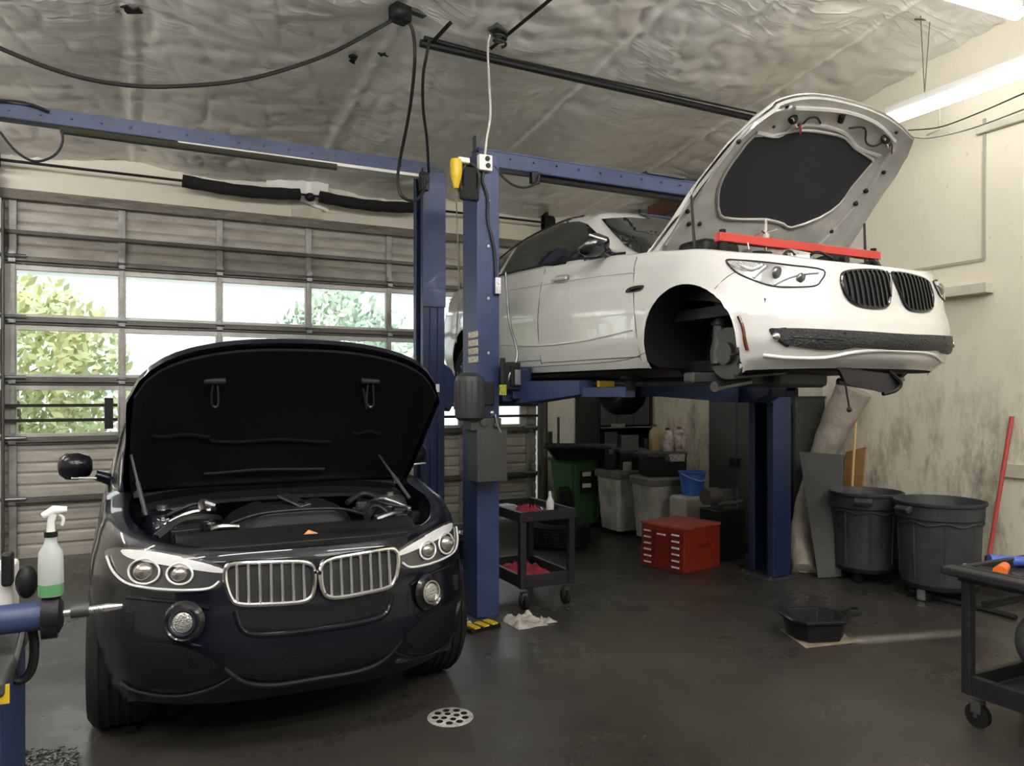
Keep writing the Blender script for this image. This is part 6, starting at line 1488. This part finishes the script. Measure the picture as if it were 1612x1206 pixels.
# ---- floor drain
q = onZ(709, 1129, 0)
fd = thing('floor_drain', 'round pierced metal drain cover set in the floor', 'drain cover', (q.x, q.y, 0))
MD = Matrix.Translation((q.x, q.y, 0))
MB().lathe([(0, .003), (.115, .003), (.118, .001), (.118, -.002)], 48, MD).build('drain_plate', mat('worn steel plate', (.62, .61, .58), .45, metal=.3, var=.5, vscale=20), fd)
for ring_, n_, r_ in ((.035, 4, .016), (.078, 9, .018)):
    for k in range(n_):
        a = 2 * math.pi * k / n_ + ring_; c = Vector((q.x + ring_ * math.cos(a), q.y + ring_ * math.sin(a), 0))
        MB().cyl(c + Vector((0, 0, .002)), c + Vector((0, 0, .0045)), r_, n=12).build('drain_hole', M_blk, fd)
# ---- right cart with tools
rc = cart(3.68, 4.28, 1.30, 2.40, .80, 'black service cart loaded with tools at the right edge of the picture', zl=.16, cap=.06, leg=.05)
MB().box(3.60, 3.70, 1.32, 2.44, .755, .795).build('side_grip', M_cart, rc, bevel=.01)
MB().box(3.74, 4.2, 2.28, 2.32, .60, .63).build('cross_bar', M_cart, rc, bevel=.004)
TZ = .742
def on_t(px, py): return onZ(px, py, TZ + .03)
def drillthing(px, py, m, name, label, cat, rz, L=.16):
    p = on_t(px, py); t = thing(name, label, cat, (p.x, p.y, TZ)); M = Matrix.Translation((p.x, p.y, TZ + .035)) @ Matrix.Rotation(rz, 4, 'Z')
    MB().cyl(M @ Vector((-L / 2, 0, 0)), M @ Vector((L / 2, 0, 0)), .032, .024, n=16).build('tool_body', m, t)
    MB().cbox((.0 - L * .3, .05, -.01), (.045, .11, .04), M=M).build('tool_grip', M_blk, t, bevel=.01)
    MB().cyl(M @ Vector((L / 2, 0, 0)), M @ Vector((L / 2 + .05, 0, 0)), .012, n=10).build('tool_tip', M_sat, t)
drillthing(1578, 898, mat('orange tool', (.75, .14, .02), .4), 'power_tool', 'orange tool lying on the right edge cart', 'power tool', .4)
drillthing(1590, 885, mat('blue tool', (.04, .09, .40), .4), 'power_tool', 'blue tool lying behind the orange one on the right edge cart', 'power tool', -.6, .2)
p = on_t(1558, 889)
for i, (px, py, l, rz, m, lb) in enumerate(((1545, 889, .16, 2.2, M_white, 'thin white handle lying at the front of the right edge cart'), (1563, 886, .05, .3, M_white, 'white cap between the white handle and orange tool on the cart'), (1604, 878, .2, .2, M_sat, 'pale rod at the far side of the right edge cart'), (1601, 903, .08, 1.0, M_dgrey, 'dark socket beside the orange tool on the right edge cart'))):
    p = on_t(px, py); c = Vector((math.cos(rz) * l / 2, math.sin(rz) * l / 2, 0)); z = Vector((0, 0, TZ + .016 - p.z))
    tag(MB().cyl(p - c + z, p + c + z, .012 if i != 1 else .018, n=12).build('hand_tool', m), lb, 'tool')
# grey bag hanging on the right cart side
q = onD(1606, 1010, 3.55)
tag(MB().ball((q.x + .06, q.y - .05, q.z), (.09, .10, .13), 20, 14).build('air_tank', M_dgrey), 'grey rounded canister at the right edge under the cart tray', 'canister')

# ---- wheel balancer at the left edge
WY = 2.62
def pw(px, py, Y=WY): return onY(px, py, Y)
bl = thing('wheel_balancer', 'blue wheel balancer with a threaded shaft at the left edge', 'wheel balancer', (pw(-40, 1100).x, WY, 0))
a0 = pw(-60, 975); a1 = pw(66, 969)
MB().cyl((a0.x, WY, a1.z), (a1.x, WY, a1.z), .042, n=28).build('shaft_housing', M_blue, bl)
a2 = pw(66, 969); a3 = pw(90, 967)
MB().lathe([(0, 0), (.052, 0), (.056, .008), (.056, .045), (.035, .055), (0, .055)], 28, Matrix.Translation((a2.x, WY, a2.z)) @ Matrix.Rotation(math.pi / 2, 4, 'Y')).cyl((a2.x + .0, WY, a2.z - .02), (a2.x + .04, WY, a2.z - .02), .05, n=24).build('flange', M_blk, bl)
a4 = pw(140, 962); a5 = pw(182, 956)
sh_ = MB().cyl((a3.x - .01, WY, a2.z), (a4.x, WY, a2.z), .010, n=12)
for k in range(22): sh_.cyl((a3.x + k * .0055, WY, a2.z), (a3.x + k * .0055 + .0025, WY, a2.z), .0125, n=12)
sh_.build('threaded_shaft', M_sat, bl)
MB().cyl((a3.x + .035, WY, a2.z + .003), (a4.x, WY, a2.z + .003), .021, n=20).build('cone_sleeve', M_dgrey, bl)
MB().lathe([(0, 0), (.010, 0), (.011, .03), (.013, .05), (.008, .09), (0, .095)], 16, Matrix.Translation((a4.x, WY, a2.z + .002)) @ Matrix.Rotation(math.pi / 2, 4, 'Y')).build('shaft_tip', M_chr, bl)
c0 = pw(-110, 1030); c1 = pw(20, 1045)
MB().box(c0.x - .3, c1.x, WY - .22, WY + .3, .0, c1.z - .02).build('cabinet', M_blue, bl, bevel=.02)
MB().box(c0.x - .3, c1.x + .012, WY - .24, WY + .32, c1.z - .02, c1.z + .03).build('weight_tray', M_dgrey, bl, bevel=.015)
q = pw(8, 1093, WY - .225); MB().cbox((q.x - .05, WY - .224, q.z), (.12, .006, .05)).build('yellow_label', M_yel, bl)
p = pw(12, 915); MB().box(p.x - .34, p.x - .06, WY + .02, WY + .24, c1.z + .02, a2.z - .03).build('pedestal', M_dgrey, bl, bevel=.01); MB().box(p.x - .35, p.x + .0, WY + .1, WY + .25, a2.z - .05, p.z + .02).build('head_box', M_white, bl, bevel=.01)
MB().cbox((p.x - .01, WY + .08, p.z + .02), (.03, .05, .10)).ball((p.x + .04, WY + .06, p.z - .02), (.03, .03, .05), 12, 8).build('knob', M_blk, bl, bevel=.01)
# calliper bow hanging below the housing
MB().tube(catmull([(pw(x_, y_).x, WY + .02, pw(x_, y_).z) for x_, y_ in ((47, 985), (52, 1010), (52, 1040), (46, 1062), (34, 1074), (22, 1074), (17, 1060))], 6), .013, 8).build('calliper_arm', M_blk, bl)
MB().tube(catmull([(pw(x_, y_).x, WY - .01, pw(x_, y_).z) for x_, y_ in ((38, 988), (30, 1020), (22, 1045), (14, 1056))], 5), .009, 8).build('measuring_arm', M_sat, bl)
# spray bottle on the housing
q = pw(80, 950); zb_ = a2.z + .056
sp = thing('spray_bottle', 'translucent spray bottle with green liquid standing on the balancer flange', 'spray bottle', (q.x, WY, zb_))
MS = Matrix.Translation((q.x, WY, zb_)); h_ = .20; MS = MS @ Matrix.Scale(.93, 4)
M_tr = mat('translucent plastic', (.62, .66, .64), .35, trans=.35, spec=.4)
MB().lathe([(0, .0), (.032, 0), (.036, .006), (.036, .10), (.034, .14), (.020, .165), (.017, .18), (.017, .19), (0, .19)], 28, MS).build('bottle_body', M_tr, sp)
MB().lathe([(.0, .004), (.0365, .004), (.0368, .035), (.0366, .04), (0, .04)], 28, MS).build('green_liquid', mat('green liquid', (.10, .28, .12), .2), sp)
MB().cyl(MS @ Vector((0, 0, .188)), MS @ Vector((0, 0, .205)), .018, n=18).build('collar', M_blk, sp)
MB().tube([MS @ Vector(p) for p in ((0, 0, .205), (0, 0, .235), (.005, 0, .262))], [.012, .010, .013], 12).tube([MS @ Vector(p) for p in ((-.022, 0, .255), (.01, 0, .272), (.045, 0, .272))], [.010, .015, .009], 12).tube(catmull([MS @ Vector(p) for p in ((.018, 0, .262), (.034, 0, .245), (.030, 0, .222))], 4), .005, 6).build('trigger_head', M_white, sp)
# scrap shavings at the bottom left corner
rnd = random.Random(3); sc2 = MB()
for i in range(150):
    p = onZ(rnd.uniform(18, 125), rnd.uniform(1182, 1215), 0); a = rnd.uniform(0, 3.14); l = rnd.uniform(.01, .04)
    sc2.cbox((p.x, p.y, .006 + rnd.uniform(0, .015)), (l, .008, .006), rz=a)
tag(sc2.build('metal_scrap', mat('scrap mix', (.20, .20, .20), .4, metal=.6, var=.9, vscale=60, vcol=(.02, .02, .02)), fixn=False), 'scattered metal scraps on the floor at the bottom left corner', 'scrap', kind='stuff')
# wires along the top of the right wall
hose([(1430, 205, 4.1), (1480, 200, 4.0), (1540, 178, 3.6), (1600, 152, 3.2), (1640, 135, 3.0)], .006, 'wall_wire', 'thin dark wire running along the right wall above the cream conduit', 'wire')
hose([(1428, 208, 4.15), (1440, 216, 4.1), (1470, 216, 4.0), (1530, 202, 3.6), (1612, 172, 3.1)], .006, 'wall_wire', 'thin grey wire sagging beside the tip of the white hood', 'wire', m=M_steel)
q = onX(1479, 168, 6.2); q2 = onX(1479, 204, 6.2)
tag(MB().tube([q, q2, q2 + Vector((0, .12, -.01))], .010, 6).build('wall_bracket', M_creamp), 'cream bracket below the long strip light on the right wall', 'bracket')
# brown boards stored high in the back right corner
hs = thing('storage_rack', 'brown boards on a dark rail high in the back right corner above the white car', 'rack', (6.1, 7.9, 3.95))
ra = onX(965, 334, 6.05); rb = onX(1062, 300, 6.05)
MB().box(6.0, XR - .01, rb.y - .3, min(ra.y, YB - .1), 3.93, 3.97).build('rail', M_dgrey, hs, bevel=.004)
MB().box(6.08, XR - .03, 7.0, 8.2, 3.972, 4.16).build('brown_board', mat('brown board', (.16, .07, .035), .6, var=.3), hs, bevel=.004)
for y in (7.4, 8.3): MB().box(6.02, 6.04, y, y + .02, 3.97, 4.2).build('hanger', M_dgrey, hs)
# torn spots in the ceiling insulation
for i, (px, py, s) in enumerate(((205, 8, .07), (558, 84, .05), (603, 77, .035), (555, 90, .03))):
    q = onR(px, py, .0); q.z = ceil_z(q.x, q.y) - .012; rn = random.Random(i)
    ring_ = [q + Vector((s * rn.uniform(.4, 1.3) * math.cos(a), s * rn.uniform(.3, .9) * math.sin(a), rn.uniform(-.03, .0))) for a in [k * math.pi / 5 for k in range(10)]]
    tag(MB().ring([ring_, [p + Vector((0, 0, .012)) for p in ring_]], True).build('ceiling_tear', M_foam), ('torn dark spot in the ceiling foil near the top left corner', 'dark torn spot in the ceiling foil below the sagging hose end', 'small dark torn spot left of the hanging hose pair', 'smaller dark shred beside the torn spot under the hose')[i], 'tear')
